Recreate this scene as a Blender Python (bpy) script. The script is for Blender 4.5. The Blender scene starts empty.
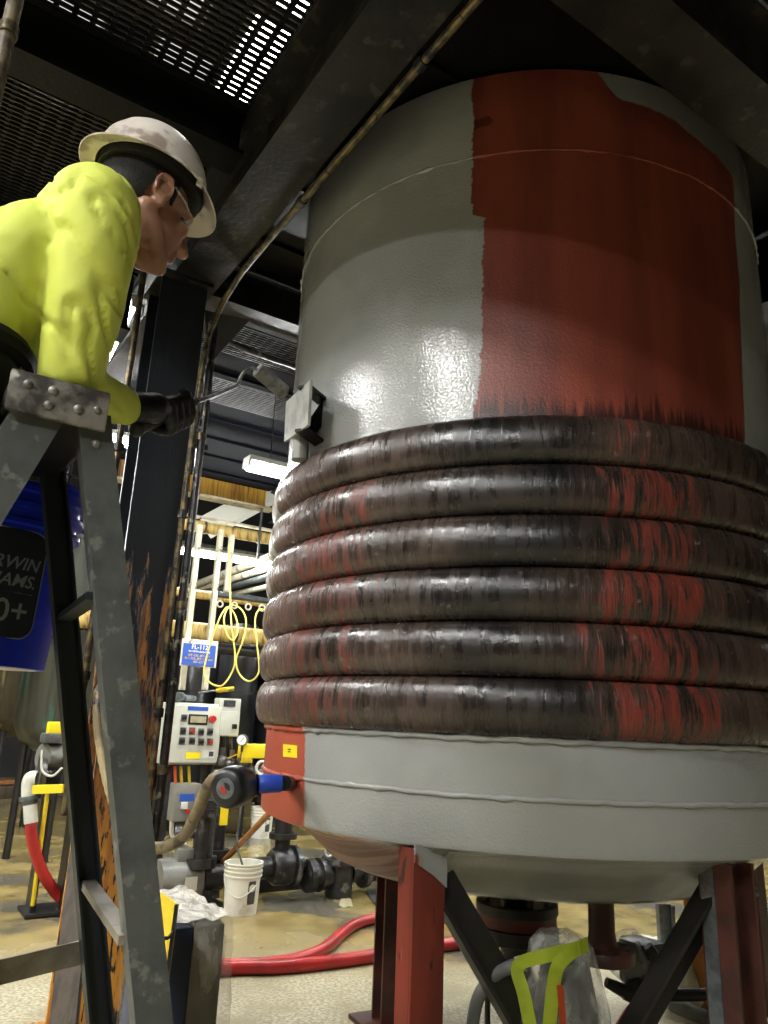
import bpy, bmesh, math, random
from mathutils import Vector, Matrix, Euler, noise
random.seed(7)
PI = math.pi
SC = bpy.context.scene
COL = SC.collection

# ------------------------------------------------------------------ camera
FPX, HC = 740.0, 1.35
up = Vector((106, 2612, -FPX)).normalized()
fw = Vector((0, 0, -1)); fw = (fw - up * fw.dot(up)).normalized()
rt = fw.cross(up)
CM = Matrix((rt, fw, up))                     # camera axes -> world
EYE = Vector((0, 0, HC))
cd = bpy.data.cameras.new('camera'); cam = bpy.data.objects.new('camera', cd); COL.objects.link(cam)
cd.sensor_fit = 'VERTICAL'; cd.sensor_height = 32; cd.lens = FPX / 1024 * 32
cd.clip_start = .05; cd.clip_end = 100
cam.matrix_world = Matrix.Translation(EYE) @ CM.to_4x4()
SC.camera = cam

def ray(px, py): return (CM @ Vector((px - 384, 512 - py, -FPX))).normalized()
def at(px, py, y):                            # point of the place seen at that pixel, y metres ahead
    d = ray(px, py); return EYE + d * (y / d.y)
def atz(px, py, z):
    d = ray(px, py); return EYE + d * ((z - HC) / d.z)

# building axes: u runs along the main beam, v across it
TH = math.atan2(.5501, .8351)
RB = Matrix.Rotation(TH, 3, 'Z')              # local x = v, local y = u
def W(u, v, z): return RB @ Vector((v, u, z))
U = RB @ Vector((0, 1, 0)); V = RB @ Vector((1, 0, 0)); ZZ = Vector((0, 0, 1))

# ------------------------------------------------------------------ meshes
class MB:
    def __init__(s): s.bm = bmesh.new()
    def box(s, c, size, R=None, bev=0):
        M = Matrix.Translation(Vector(c)) @ (R.to_4x4() if R else Matrix()) @ Matrix.Diagonal((*size, 1))
        t = bmesh.new(); bmesh.ops.create_cube(t, size=1, matrix=M)
        if bev: bmesh.ops.bevel(t, geom=t.edges[:], offset=bev, segments=2, affect='EDGES', profile=.6)
        s.add(t); return s
    def ub(s, u0, u1, v0, v1, z0, z1, bev=0):  # box in building axes
        return s.box(W((u0 + u1) / 2, (v0 + v1) / 2, (z0 + z1) / 2), (v1 - v0, u1 - u0, z1 - z0), RB, bev)
    def add(s, t):
        me = bpy.data.meshes.new('tmp'); t.to_mesh(me); t.free(); s.bm.from_mesh(me); bpy.data.meshes.remove(me)
    def bar(s, a, b, w, h, upv=ZZ, bev=0):     # square bar between two points
        a, b = Vector(a), Vector(b); y = (b - a); L = y.length; y.normalize()
        x = y.cross(Vector(upv)); x.normalize(); z = x.cross(y)
        return s.box((a + b) / 2, (w, L, h), Matrix((x, y, z)).transposed(), bev)
    def tube(s, pts, r, n=10, caps=True, closed=False):
        pts = [Vector(p) for p in pts]; k = len(pts)
        rr = r if isinstance(r, (list, tuple)) else [r] * k
        rings = []; prev = None
        for i, p in enumerate(pts):
            if closed: t = pts[(i + 1) % k] - pts[i - 1]
            else: t = pts[min(i + 1, k - 1)] - pts[max(i - 1, 0)]
            if t.length < 1e-9: t = Vector((0, 0, 1))
            t.normalize()
            if prev is None:
                a = Vector((0, 0, 1)) if abs(t.z) < .9 else Vector((1, 0, 0)); x = t.cross(a).normalized()
            else:
                x = prev - t * prev.dot(t)
                x = x.normalized() if x.length > 1e-6 else t.orthogonal().normalized()
            prev = x; y = t.cross(x)
            rings.append([s.bm.verts.new(p + (x * math.cos(2 * PI * j / n) + y * math.sin(2 * PI * j / n)) * rr[i]) for j in range(n)])
        for i in range(k if closed else k - 1):
            A, B = rings[i], rings[(i + 1) % k]
            for j in range(n): s.bm.faces.new((A[j], A[(j + 1) % n], B[(j + 1) % n], B[j]))
        if caps and not closed:
            s.bm.faces.new(rings[0][::-1]); s.bm.faces.new(rings[-1])
        return s
    def cyl(s, a, b, r0, r1=None, n=20): return s.tube([a, b], [r0, r0 if r1 is None else r1], n)
    def lathe(s, prof, org=(0, 0, 0), R=None, n=32, a0=0, a1=2 * PI):   # prof: (r, h) about local z
        org = Vector(org); full = abs(a1 - a0 - 2 * PI) < 1e-6; m = n if full else n + 1; g = []
        for r, h in prof:
            row = []
            for j in range(m):
                a = a0 + (a1 - a0) * j / n; p = Vector((r * math.cos(a), r * math.sin(a), h))
                if R: p = R @ p
                row.append(s.bm.verts.new(org + p))
            g.append(row)
        for i in range(len(g) - 1):
            for j in range(n):
                k = (j + 1) % m
                s.bm.faces.new((g[i][j], g[i][k], g[i + 1][k], g[i + 1][j]))
        for e, row in ((0, g[0]), (-1, g[-1])):
            if full and prof[e][0] > 1e-4: s.bm.faces.new(row[::-1] if e == 0 else row)
        bmesh.ops.remove_doubles(s.bm, verts=[v for row in (g[0], g[-1]) for v in row], dist=1e-5) if full and min(prof[0][0], prof[-1][0]) < 1e-4 else None
        return s
    def sph(s, c, r, R=None, n=20):
        r = r if isinstance(r, (list, tuple)) else (r, r, r)
        M = Matrix.Translation(Vector(c)) @ (R.to_4x4() if R else Matrix()) @ Matrix.Diagonal((*r, 1))
        bmesh.ops.create_uvsphere(s.bm, u_segments=n, v_segments=max(8, n // 2), radius=1, matrix=M); return s
    def poly(s, pts, thick):                   # slab from a planar outline
        pts = [Vector(p) for p in pts]
        nrm = (pts[1] - pts[0]).cross(pts[2] - pts[0]).normalized() * thick
        a = [s.bm.verts.new(p) for p in pts]; b = [s.bm.verts.new(p + nrm) for p in pts]; k = len(pts)
        s.bm.faces.new(a[::-1]); s.bm.faces.new(b)
        for i in range(k): s.bm.faces.new((a[i], a[(i + 1) % k], b[(i + 1) % k], b[i]))
        return s

def face_up(axis):                              # matrix whose local z is the axis
    z = Vector(axis).normalized(); x = z.orthogonal().normalized(); y = z.cross(x)
    return Matrix((x, y, z)).transposed()
def cr(pts, n=8):                               # smooth curve through points
    P = [Vector(p) for p in pts]; P = [P[0] * 2 - P[1]] + P + [P[-1] * 2 - P[-2]]; out = []
    for i in range(1, len(P) - 2):
        for k in range(n):
            t = k / n; a, b, c, d = P[i - 1:i + 3]
            out.append(.5 * ((2 * b) + (c - a) * t + (2 * a - 5 * b + 4 * c - d) * t * t + (3 * b - a - 3 * c + d) * t ** 3))
    out.append(P[-2]); return out

OFF = {}
def finish(me, m, smooth=35):
    if m: me.materials.append(m)
    if smooth is not None:
        me.polygons.foreach_set('use_smooth', [True] * len(me.polygons))
        me.set_sharp_from_angle(angle=math.radians(smooth))
def tag(o, label=None, cat=None, group=None, kind=None):
    for k, v_ in (('label', label), ('category', cat), ('group', group), ('kind', kind)):
        if v_: o[k] = v_
    return o
def thing(name, loc, label, cat, group=None):
    o = bpy.data.objects.new(name, None); COL.objects.link(o); o.location = loc; o.empty_display_size = .1
    OFF[o.name] = Vector(loc); return tag(o, label, cat, group)
def obj(name, mb, m, parent=None, base=None, smooth=35):
    bm = mb.bm
    if parent is not None: off = OFF[parent.name]
    else: off = Vector(base) if base is not None else Vector((0, 0, 0))
    bmesh.ops.translate(bm, verts=bm.verts[:], vec=-off)
    bmesh.ops.recalc_face_normals(bm, faces=bm.faces[:])
    me = bpy.data.meshes.new(name); bm.to_mesh(me); bm.free(); finish(me, m, smooth)
    o = bpy.data.objects.new(name, me); COL.objects.link(o); OFF[o.name] = off
    if parent is not None: o.parent = parent
    else: o.location = off
    return o
def single(name, mb, m, label, cat, group=None, base=None, smooth=35):
    if base is None:
        zs = [v.co for v in mb.bm.verts]; n = len(zs)
        base = (sum(p.x for p in zs) / n, sum(p.y for p in zs) / n, min(p.z for p in zs))
    return tag(obj(name, mb, m, None, base, smooth), label, cat, group)
def struct(name, mb, m): return tag(obj(name, mb, m), kind='structure')
def kids(o): return [c for c in bpy.data.objects if c.parent == o]
def dup(o, delta, label=None):
    r = o.copy(); COL.objects.link(r); r.location = o.location + Vector(delta); OFF[r.name] = r.location.copy()
    if label: r['label'] = label
    for ch in list(o.children):
        c = ch.copy(); COL.objects.link(c); c.parent = r
        for g in list(ch.children):
            d = g.copy(); COL.objects.link(d); d.parent = c
    return r
def text(body, size, M, thick=.0015, align='CENTER', bold=0, bend=None, shear=0):
    c = bpy.data.curves.new('t', 'FONT'); c.body = body; c.size = size; c.extrude = thick; c.align_x = align; c.align_y = 'CENTER'
    c.offset = bold; c.shear = shear; c.resolution_u = 3
    o = bpy.data.objects.new('t', c); COL.objects.link(o)
    dg = bpy.context.evaluated_depsgraph_get(); me = bpy.data.meshes.new_from_object(o.evaluated_get(dg))
    bpy.data.objects.remove(o); mb = MB(); mb.bm.from_mesh(me); bpy.data.meshes.remove(me)
    if bend: bend(mb.bm)
    else: bmesh.ops.transform(mb.bm, matrix=M, verts=mb.bm.verts[:])
    return mb
def TM(org, R=RB): return Matrix.Translation(Vector(org)) @ R.to_4x4() @ Matrix.Rotation(PI / 2, 4, 'X')
def join(a, b):
    b_me = bpy.data.meshes.new('j'); b.bm.to_mesh(b_me); b.bm.free(); a.bm.from_mesh(b_me); bpy.data.meshes.remove(b_me); return a
def remeshed(mb, voxel, it=6, fac=.5, fn=None):  # one continuous skin over overlapping volumes
    me = bpy.data.meshes.new('r'); bmesh.ops.recalc_face_normals(mb.bm, faces=mb.bm.faces[:]); mb.bm.to_mesh(me); mb.bm.free()
    o = bpy.data.objects.new('r', me); COL.objects.link(o)
    r = o.modifiers.new('r', 'REMESH'); r.mode = 'VOXEL'; r.voxel_size = voxel
    s_ = o.modifiers.new('s', 'SMOOTH'); s_.iterations = it; s_.factor = fac
    dg = bpy.context.evaluated_depsgraph_get(); me2 = bpy.data.meshes.new_from_object(o.evaluated_get(dg))
    bpy.data.objects.remove(o); out = MB(); out.bm.from_mesh(me2); bpy.data.meshes.remove(me2)
    out.bm.normal_update()
    if fn:
        mv = [(v, fn(v.co, v.normal)) for v in out.bm.verts]
        for v, d in mv: v.co += d
    return out

# ------------------------------------------------------------------ materials
def lin(c): return tuple(((x / 255) / 12.92 if x / 255 <= .04045 else ((x / 255 + .055) / 1.055) ** 2.4) for x in c)
def rgba(c): return (*lin(c), 1)
class NT:
    def __init__(s, name):
        s.m = bpy.data.materials.new(name); s.m.use_nodes = True; s.t = s.m.node_tree; s.b = s.t.nodes['Principled BSDF']
        s.tc = s.t.nodes.new('ShaderNodeTexCoord').outputs['Object']
    def put(s, sock, v):
        if hasattr(v, 'is_output') or hasattr(v, 'links'): s.t.links.new(v, sock)
        else: sock.default_value = v
    def math(s, op, a, b=0, c=0, clamp=False):
        n = s.t.nodes.new('ShaderNodeMath'); n.operation = op; n.use_clamp = clamp
        for i, x in enumerate((a, b, c)): s.put(n.inputs[i], x)
        return n.outputs[0]
    def ramp(s, x, lo, hi, a=0., b=1.):
        n = s.t.nodes.new('ShaderNodeMapRange'); n.interpolation_type = 'SMOOTHSTEP' if lo < hi else 'LINEAR'
        if lo > hi: lo, hi, a, b = hi, lo, b, a
        for k, v in (('Value', x), ('From Min', lo), ('From Max', hi), ('To Min', a), ('To Max', b)): s.put(n.inputs[k], v)
        return n.outputs[0]
    def vec(s, x, y, z):
        n = s.t.nodes.new('ShaderNodeCombineXYZ')
        for i, q in enumerate((x, y, z)): s.put(n.inputs[i], q)
        return n.outputs[0]
    def xyz(s, v=None):
        n = s.t.nodes.new('ShaderNodeSeparateXYZ'); s.t.links.new(v or s.tc, n.inputs[0]); return n.outputs
    def noise(s, scale, vec=None, stretch=None, detail=4, rough=.55):
        v = vec or s.tc
        if stretch:
            mp = s.t.nodes.new('ShaderNodeMapping'); mp.inputs['Scale'].default_value = stretch; s.t.links.new(v, mp.inputs[0]); v = mp.outputs[0]
        n = s.t.nodes.new('ShaderNodeTexNoise'); n.inputs['Scale'].default_value = scale; n.inputs['Detail'].default_value = detail; n.inputs['Roughness'].default_value = rough
        s.t.links.new(v, n.inputs['Vector']); return n.outputs['Fac']
    def mix(s, f, a, b):
        n = s.t.nodes.new('ShaderNodeMix'); n.data_type = 'RGBA'
        s.put(n.inputs[0], f)
        for i, c in ((6, a), (7, b)):
            if isinstance(c, tuple): c = (*c, 1) if len(c) == 3 else c
            s.put(n.inputs[i], c)
        return n.outputs[2]
    def bump(s, h, strength=.3, dist=.01):
        n = s.t.nodes.new('ShaderNodeBump'); n.inputs['Strength'].default_value = strength; n.inputs['Distance'].default_value = dist
        s.t.links.new(h, n.inputs['Height']); s.t.links.new(n.outputs[0], s.b.inputs['Normal'])
    def set(s, **k):
        for a, v in k.items():
            s.put(s.b.inputs[{'col': 'Base Color', 'rough': 'Roughness', 'metal': 'Metallic', 'spec': 'Specular IOR Level', 'alpha': 'Alpha', 'trans': 'Transmission Weight', 'coat': 'Coat Weight'}[a]], v)
def pm(name, c1, c2=None, scale=6, lo=.4, hi=.62, stretch=None, rough=.5, metal=0, bump=0, bscale=60, bstretch=None, c3=None, s3=14, spec=.5, rvar=0, bd=.004):
    n = NT(name); col = (*lin(c1), 1)
    if c2: col = n.mix(n.ramp(n.noise(scale, stretch=stretch), lo, hi), lin(c1), lin(c2))
    if c3: col = n.mix(n.ramp(n.noise(s3, stretch=stretch), .58, .66), col, lin(c3))
    r = rough
    if rvar: r = n.ramp(n.noise(scale * 1.7), .35, .65, rough - rvar, rough + rvar)
    n.set(col=col, rough=r, metal=float(metal), spec=spec)
    if bump: n.bump(n.noise(bscale, stretch=bstretch), bump, bd)
    return n.m
def emit(name, c, st):
    m = bpy.data.materials.new(name); m.use_nodes = True; t = m.node_tree; t.nodes.clear()
    e = t.nodes.new('ShaderNodeEmission'); e.inputs[0].default_value = (*lin(c), 1); e.inputs[1].default_value = st
    o = t.nodes.new('ShaderNodeOutputMaterial'); t.links.new(e.outputs[0], o.inputs[0]); return m
def clear_plastic(name, tint, a_lo, a_hi, rough=.18, scale=9):
    n = NT(name); a = n.ramp(n.noise(scale, stretch=(1, 1, .5), detail=6), .42, .7, a_lo, a_hi)
    n.set(col=(*lin(tint), 1), rough=rough, alpha=a, spec=.8); n.bump(n.noise(scale * 2.2, stretch=(1, 1, .45), detail=7), .9, .03); return n.m

M = {}
M['black'] = pm('black_gloss_paint', (9, 10, 12), (15, 15, 17), 3, rough=.42, bump=.5, bscale=45, rvar=.1, spec=.18)
M['tar'] = pm('tarry_beam_paint', (20, 20, 20), (36, 34, 32), 4, rough=.4, bump=.6, bscale=38, c3=(58, 54, 48), s3=11, rvar=.1, spec=.35)
M['nameplate_grey'] = pm('dusty_grey_steel', (92, 90, 84), (74, 72, 68), 5, rough=.45, bump=.3)
M['old_pipe'] = pm('stained_old_pipe', (120, 108, 84), (60, 52, 42), 14, rough=.45, c3=(150, 142, 124), s3=12)
M['deck'] = pm('blue_black_deck_paint', (12, 15, 24), (16, 20, 30), 1.2, rough=.7, bump=.15, bscale=20, spec=.12)
M['darkwall'] = pm('dark_block_wall', (26, 26, 27), (36, 35, 34), 1.5, rough=.8)
M['roof'] = pm('roof_sheet', (70, 72, 74), (90, 92, 92), .6, rough=.7)
M['grating'] = pm('oily_grating_steel', (10, 10, 11), (20, 20, 20), 9, rough=.3, bump=.4, bscale=80)
M['steel'] = pm('worn_steel', (110, 108, 104), (70, 68, 64), 9, rough=.4, metal=.8, bump=.2)
M['zinc'] = pm('galvanised_steel', (120, 126, 128), (92, 98, 100), 14, rough=.42, metal=.6)
M['dark_metal'] = pm('dark_cast_iron', (40, 40, 40), (24, 24, 24), 8, rough=.38, bump=.4, bscale=50, c3=(82, 80, 76), s3=9)
M['pump'] = pm('oily_grey_pump_paint', (58, 62, 62), (30, 32, 33), 6, rough=.28, bump=.3, c3=(110, 112, 108), s3=7)
M['iron'] = pm('black_iron', (22, 21, 20), (32, 30, 28), 7, rough=.45, bump=.3)
M['white'] = pm('white_enamel', (212, 212, 200), (190, 190, 178), 5, rough=.4)
M['panel'] = pm('pale_grey_enclosure', (196, 198, 184), (180, 182, 168), 4, rough=.45)
M['greybox'] = pm('mid_grey_enclosure', (128, 126, 116), (112, 110, 100), 5, rough=.5)
M['blue_label'] = pm('blue_label', (44, 84, 170), rough=.45)
M['yellow'] = pm('safety_yellow', (226, 200, 40), (204, 172, 34), 6, rough=.45, c3=(150, 124, 40), s3=8)
M['ylabel'] = pm('yellow_label', (238, 214, 30), rough=.5)
M['white_ink'] = pm('white_lettering', (236, 238, 232), rough=.5)
M['black_ink'] = pm('black_lettering', (24, 24, 26), rough=.5)
M['red_knob'] = pm('red_knob', (176, 40, 28), rough=.4)
M['black_plastic'] = pm('black_plastic', (22, 22, 23), rough=.4)
M['red_hose'] = pm('red_rubber_hose', (178, 42, 40), (150, 34, 34), 3, rough=.38, bump=.15)
M['tan_hose'] = pm('tan_ribbed_hose', (158, 140, 100), (112, 98, 70), 7, rough=.5, c3=(62, 52, 38), s3=10)
M['grey_hose'] = pm('grey_hose', (128, 128, 124), (104, 104, 100), 5, rough=.5)
M['yellow_cord'] = pm('yellow_cord', (214, 200, 96), rough=.45)
M['pail'] = pm('white_pail_plastic', (224, 222, 206), (206, 204, 190), 4, rough=.42, c3=(184, 178, 158), s3=6)
M['wood'] = pm('broom_wood', (166, 112, 60), (140, 92, 48), 10, stretch=(1, 1, .2), rough=.5)
M['insul'] = pm('yellowed_insulation', (206, 180, 110), (168, 138, 70), 5, stretch=(6, 1, 1), rough=.7, bump=.4, bscale=22, c3=(112, 84, 44), s3=5)
M['whitepipe'] = pm('scuffed_white_jacket', (214, 208, 186), (188, 180, 156), 6, rough=.55, c3=(112, 104, 88), s3=9)
M['oldtank'] = pm('stained_olive_tank', (60, 62, 52), (40, 42, 36), 4, stretch=(3, 3, .3), rough=.35, c3=(50, 84, 72), s3=3)
M['rusttank'] = pm('brown_stained_tank', (62, 56, 40), (36, 32, 24), 3, stretch=(3, 3, .4), rough=.4, c3=(120, 104, 58), s3=3)
M['blackdrum'] = pm('black_tank_jacket', (22, 23, 25), (32, 33, 35), 3, rough=.28)
M['brass'] = pm('grimy_brass_conduit', (112, 98, 68), (64, 58, 48), 22, rough=.36, metal=.55, bump=.4, bscale=70, c3=(30, 28, 26), s3=18)
M['conduit'] = pm('tar_spotted_conduit', (46, 44, 42), (22, 22, 22), 18, rough=.3, metal=.4, bump=.5, bscale=60, c3=(120, 114, 100), s3=16)
M['orange_post'] = pm('rusty_orange_post', (178, 118, 44), (140, 84, 30), 6, rough=.6, c3=(90, 52, 24), s3=8)
M['fascia'] = pm('rust_streaked_yellow', (186, 142, 46), (132, 86, 26), 3.5, stretch=(9, 9, .5), rough=.6, c3=(84, 52, 22), s3=3)
M['blueside'] = pm('navy_cabinet_side', (40, 54, 92), (28, 38, 66), 5, rough=.4)
M['cabinet'] = pm('brown_cabinet', (84, 74, 58), (66, 58, 46), 4, rough=.5)
M['film'] = clear_plastic('clear_film', (226, 224, 212), .16, .62, .16, 7)
M['bag'] = clear_plastic('clear_bag', (200, 200, 190), .22, .66, .12, 11)
M['white_bag'] = clear_plastic('milky_bag', (232, 228, 206), .7, .95, .3, 9)
M['hivis'] = pm('hi_vis_strap', (214, 232, 70), (196, 214, 58), 8, rough=.6)
M['orange'] = pm('orange_webbing', (214, 90, 40), rough=.6)
M['lamp_body'] = pm('lamp_housing', (190, 190, 180), rough=.4)
M['galv_dark'] = pm('dull_strut', (82, 86, 86), (62, 66, 66), 12, rough=.45, metal=.5)
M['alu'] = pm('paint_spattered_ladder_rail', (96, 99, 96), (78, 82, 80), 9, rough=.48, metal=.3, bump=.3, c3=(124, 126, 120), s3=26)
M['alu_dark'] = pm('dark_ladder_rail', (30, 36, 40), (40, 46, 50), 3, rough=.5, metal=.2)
M['cap'] = pm('smeared_ladder_cap', (136, 132, 124), (58, 53, 50), 17, lo=.4, hi=.6, rough=.45, bump=.6, bscale=30, c3=(186, 184, 176), s3=16)
M['rivet'] = pm('painted_rivet', (150, 148, 142), (112, 108, 104), 20, rough=.4, metal=.3)
M['ladder_brace'] = pm('bare_ladder_brace', (150, 142, 126), (118, 110, 96), 12, rough=.5, metal=.3)
M['blue_pail'] = pm('blue_pail_plastic', (30, 58, 226), (24, 46, 196), 2, rough=.32)
M['pail_bottom'] = pm('scuffed_pail_bottom', (206, 204, 204), (170, 170, 178), 6, rough=.5)
M['pail_label'] = pm('charcoal_pail_label', (30, 36, 46), rough=.45)
M['label_rim'] = pm('silver_label_ink', (142, 146, 152), rough=.5)
M['skin'] = pm('skin', (160, 116, 94), (142, 98, 78), 9, rough=.5, bump=.1, bscale=120)
M['hair'] = pm('dark_hair', (12, 11, 10), (22, 19, 17), 40, rough=.75, bump=.6, bscale=160)
M['shirt'] = pm('hi_vis_yellow_jersey', (206, 214, 92), (197, 205, 80), 4, rough=.75, bump=.12, bscale=200)
M['denim'] = pm('dark_trousers', (28, 31, 40), (20, 22, 29), 12, rough=.8)
M['leather'] = pm('black_leather', (20, 20, 22), rough=.75, spec=.2)
M['stud'] = pm('steel_stud', (170, 170, 168), rough=.3, metal=.9)
M['glove'] = pm('black_coated_glove', (22, 23, 25), (32, 33, 36), 12, rough=.34, bump=.3, bscale=80)
M['hat'] = pm('scuffed_white_hard_hat', (214, 206, 196), (190, 180, 170), 7, rough=.32, c3=(150, 136, 126), s3=10)
M['hat_in'] = pm('hat_suspension', (30, 30, 32), rough=.6)
M['lens'] = clear_plastic('clear_lens', (236, 240, 240), .22, .3, .05, 3)
M['nap'] = pm('grey_roller_nap', (120, 120, 116), (90, 90, 88), 40, rough=.85, bump=.8, bscale=150)
M['roller_grip'] = pm('paint_caked_grip', (62, 60, 58), (40, 39, 38), 12, rough=.5, bump=.3)
M['wire'] = pm('paint_caked_wire', (150, 150, 146), (104, 104, 100), 30, rough=.45, metal=.4)
M['nameplate'] = pm('painted_over_plate', (150, 150, 142), (120, 120, 114), 12, rough=.42, bump=.5, bscale=40)
M['flange_red'] = pm('dull_red_gasket', (104, 34, 26), (74, 26, 22), 9, rough=.5)
M['brownred'] = pm('dull_primer_brown', (84, 44, 36), (60, 36, 30), 6, rough=.5)
M['leaning'] = pm('stained_board', (78, 66, 50), (54, 46, 36), 6, stretch=(4, 4, .4), rough=.6)
M['tape'] = pm('blue_tape', (32, 66, 168), rough=.5)
M['scrap'] = pm('dark_rubber_mat', (52, 54, 56), rough=.6)
M['paper'] = pm('wet_paper', (168, 160, 130), (146, 138, 108), 20, rough=.4)
M['motor'] = pm('grey_motor', (118, 118, 110), (92, 92, 86), 6, rough=.4, bump=.2)
M['tube'] = emit('lit_tube', (250, 252, 250), 105)
M['bay'] = emit('lit_high_bay', (250, 250, 248), 200)
M['bay_up'] = emit('lit_roof_lamp', (255, 250, 240), 16)

M['slot_glow'] = emit('dim_slot_glow', (255, 250, 240), .55)  # faint glow for added panels seen through the grating slots

def floor_mat():
    n = NT('wet_concrete'); x, y, z = n.xyz()
    a = n.noise(.55, detail=5); b = n.noise(2.6, detail=6); sp = n.noise(55, detail=3)
    d = n.math('ADD', y, n.math('MULTIPLY', n.math('SUBTRACT', a, .5), 3.2))
    wet = n.ramp(d, 4.3, 5.5)
    dry = n.mix(n.ramp(sp, .35, .65), lin((134, 126, 98)), lin((182, 174, 146)))
    dry = n.mix(n.ramp(b, .4, .7), dry, lin((134, 125, 94)))
    wc = n.mix(n.ramp(b, .35, .65), lin((124, 108, 64)), lin((162, 144, 94)))
    wc = n.mix(n.ramp(n.noise(1.1, detail=3), .5, .62), wc, lin((96, 92, 80)))
    n.set(col=n.mix(wet, dry, wc), rough=n.ramp(n.math('ADD', wet, n.math('MULTIPLY', n.math('SUBTRACT', b, .5), 1.2)), 0, 1, .6, .2), spec=.5)
    n.bump(n.math('ADD', n.math('MULTIPLY', sp, .4), b), .12, .01); return n.m
M['floor'] = floor_mat()

def column_mat():
    n = NT('peeling_column_paint'); x, y, z = n.xyz()
    s1 = n.noise(3.2, stretch=(4, 4, .7), detail=7, rough=.65); s2 = n.noise(8, stretch=(4, 4, .6), detail=6, rough=.7)
    k = n.math('ADD', n.math('MULTIPLY', n.math('SUBTRACT', s1, .5), 1.8), n.math('MULTIPLY', n.math('SUBTRACT', 1.75, z), .55))
    k = n.math('ADD', k, n.math('MULTIPLY', n.math('SUBTRACT', s2, .5), .9))
    rust = n.ramp(k, -.02, .1)
    oc = n.mix(n.ramp(s2, .4, .6), lin((70, 46, 26)), lin((132, 86, 40)))
    oc = n.mix(n.ramp(z, 1.25, .6), oc, n.mix(n.ramp(s1, .35, .65), lin((150, 96, 36)), lin((200, 140, 50))))
    oc = n.mix(n.ramp(n.noise(14, stretch=(5, 5, .9), detail=7), .55, .6), oc, lin((24, 20, 16)))
    n.set(col=n.mix(rust, lin((28, 31, 36)), oc), rough=n.ramp(rust, 0, 1, .32, .75)); n.bump(n.math('ADD', rust, s2), .5, .008); return n.m
M['column'] = column_mat()

# ------------------------------------------------------------------ world, exposure
w = bpy.data.worlds.new('world'); SC.world = w; w.use_nodes = True
w.node_tree.nodes['Background'].inputs[0].default_value = (.55, .6, .7, 1); w.node_tree.nodes['Background'].inputs[1].default_value = .015
SC.view_settings.view_transform = 'Standard'; SC.view_settings.look = 'None'; SC.view_settings.gamma = 1; SC.view_settings.use_curve_mapping = False
SC.view_settings.exposure = .5
SC.cycles.use_denoising = True
SC.cycles.max_bounces = 8; SC.cycles.diffuse_bounces = 2; SC.cycles.transparent_max_bounces = 16

# ------------------------------------------------------------------ the building shell
u0, u1, v0, v1, zr = -9, 17, -12, 11, 7.2
struct('floor', MB().ub(u0, u1, v0, v1, -.2, 0), M['floor'])
struct('ceiling', MB().ub(u0, u1, v0, v1, zr, zr + .2), M['roof'])
struct('wall_far', MB().ub(u1, u1 + .2, v0, v1, 0, zr), M['darkwall'])
struct('wall_near', MB().ub(u0 - .2, u0, v0, v1, 0, zr), M['darkwall'])
struct('wall_left', MB().ub(u0, u1, v0 - .2, v0, 0, zr), M['darkwall'])
struct('wall_right', MB().ub(u0, u1, v1, v1 + .2, 0, zr), M['darkwall'])

# steel frame of the mezzanine
def ibeam_u(name, ua, ub_, va, vb, z0, z1, m, label):
    mb = MB(); c = (va + vb) / 2
    mb.ub(ua, ub_, va, vb, z0, z0 + .02); mb.ub(ua, ub_, va, vb, z1 - .02, z1); mb.ub(ua, ub_, c - .008, c + .008, z0 + .02, z1 - .02)
    return single(name, mb, m, label, 'beam')
def ibeam_v(name, va, vb, ua, ub_, z0, z1, m, label):
    mb = MB(); c = (ua + ub_) / 2
    mb.ub(ua, ub_, va, vb, z0, z0 + .02); mb.ub(ua, ub_, va, vb, z1 - .02, z1); mb.ub(c - .008, c + .008, va, vb, z0 + .02, z1 - .02)
    return single(name, mb, m, label, 'beam')
ZB, ZD = 3.6, 4.0
ibeam_u('steel_beam', -.6, 4.6, .93, 1.17, ZB, ZD, M['tar'], 'big dark tarry steel beam running overhead from the column past the tank')
ibeam_v('steel_beam', 1.19, 4.6, 1.05, 1.275, ZB, ZD, M['tar'], 'dark steel beam crossing in front of the top of the grey and red tank')
ibeam_v('steel_beam', -.17, .94, 2.69, 2.85, 3.77, ZD, M['black'], 'black steel beam between the two gratings over the hard hat')
ibeam_v('steel_beam', 1.19, 4.6, 3.86, 4.02, 3.76, ZD, M['tar'], 'dark beam behind the tank, joining the column head')
ibeam_u('steel_beam', -.6, 8.0, 3.6, 3.8, ZB, ZD, M['black'], 'black beam beyond the far side of the tank')
ibeam_v('steel_beam', -.17, .91, 4.3, 4.5, ZB, ZD, M['black'], 'black beam behind the worker at the column head')
ibeam_u('steel_beam', 4.65, 5.3, .95, 1.15, 3.66, ZD, M['tar'], 'dark beam carrying on past the column under the blue black deck')
# knee plate under the main beam, behind the column
single('gusset_plate', MB().poly([at(205, 310, 3.85), at(250, 320, 4.0), at(206, 368, 3.85)], .015), M['nameplate_grey'], 'triangular steel plate under the beam behind the column head', 'gusset plate')

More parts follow.
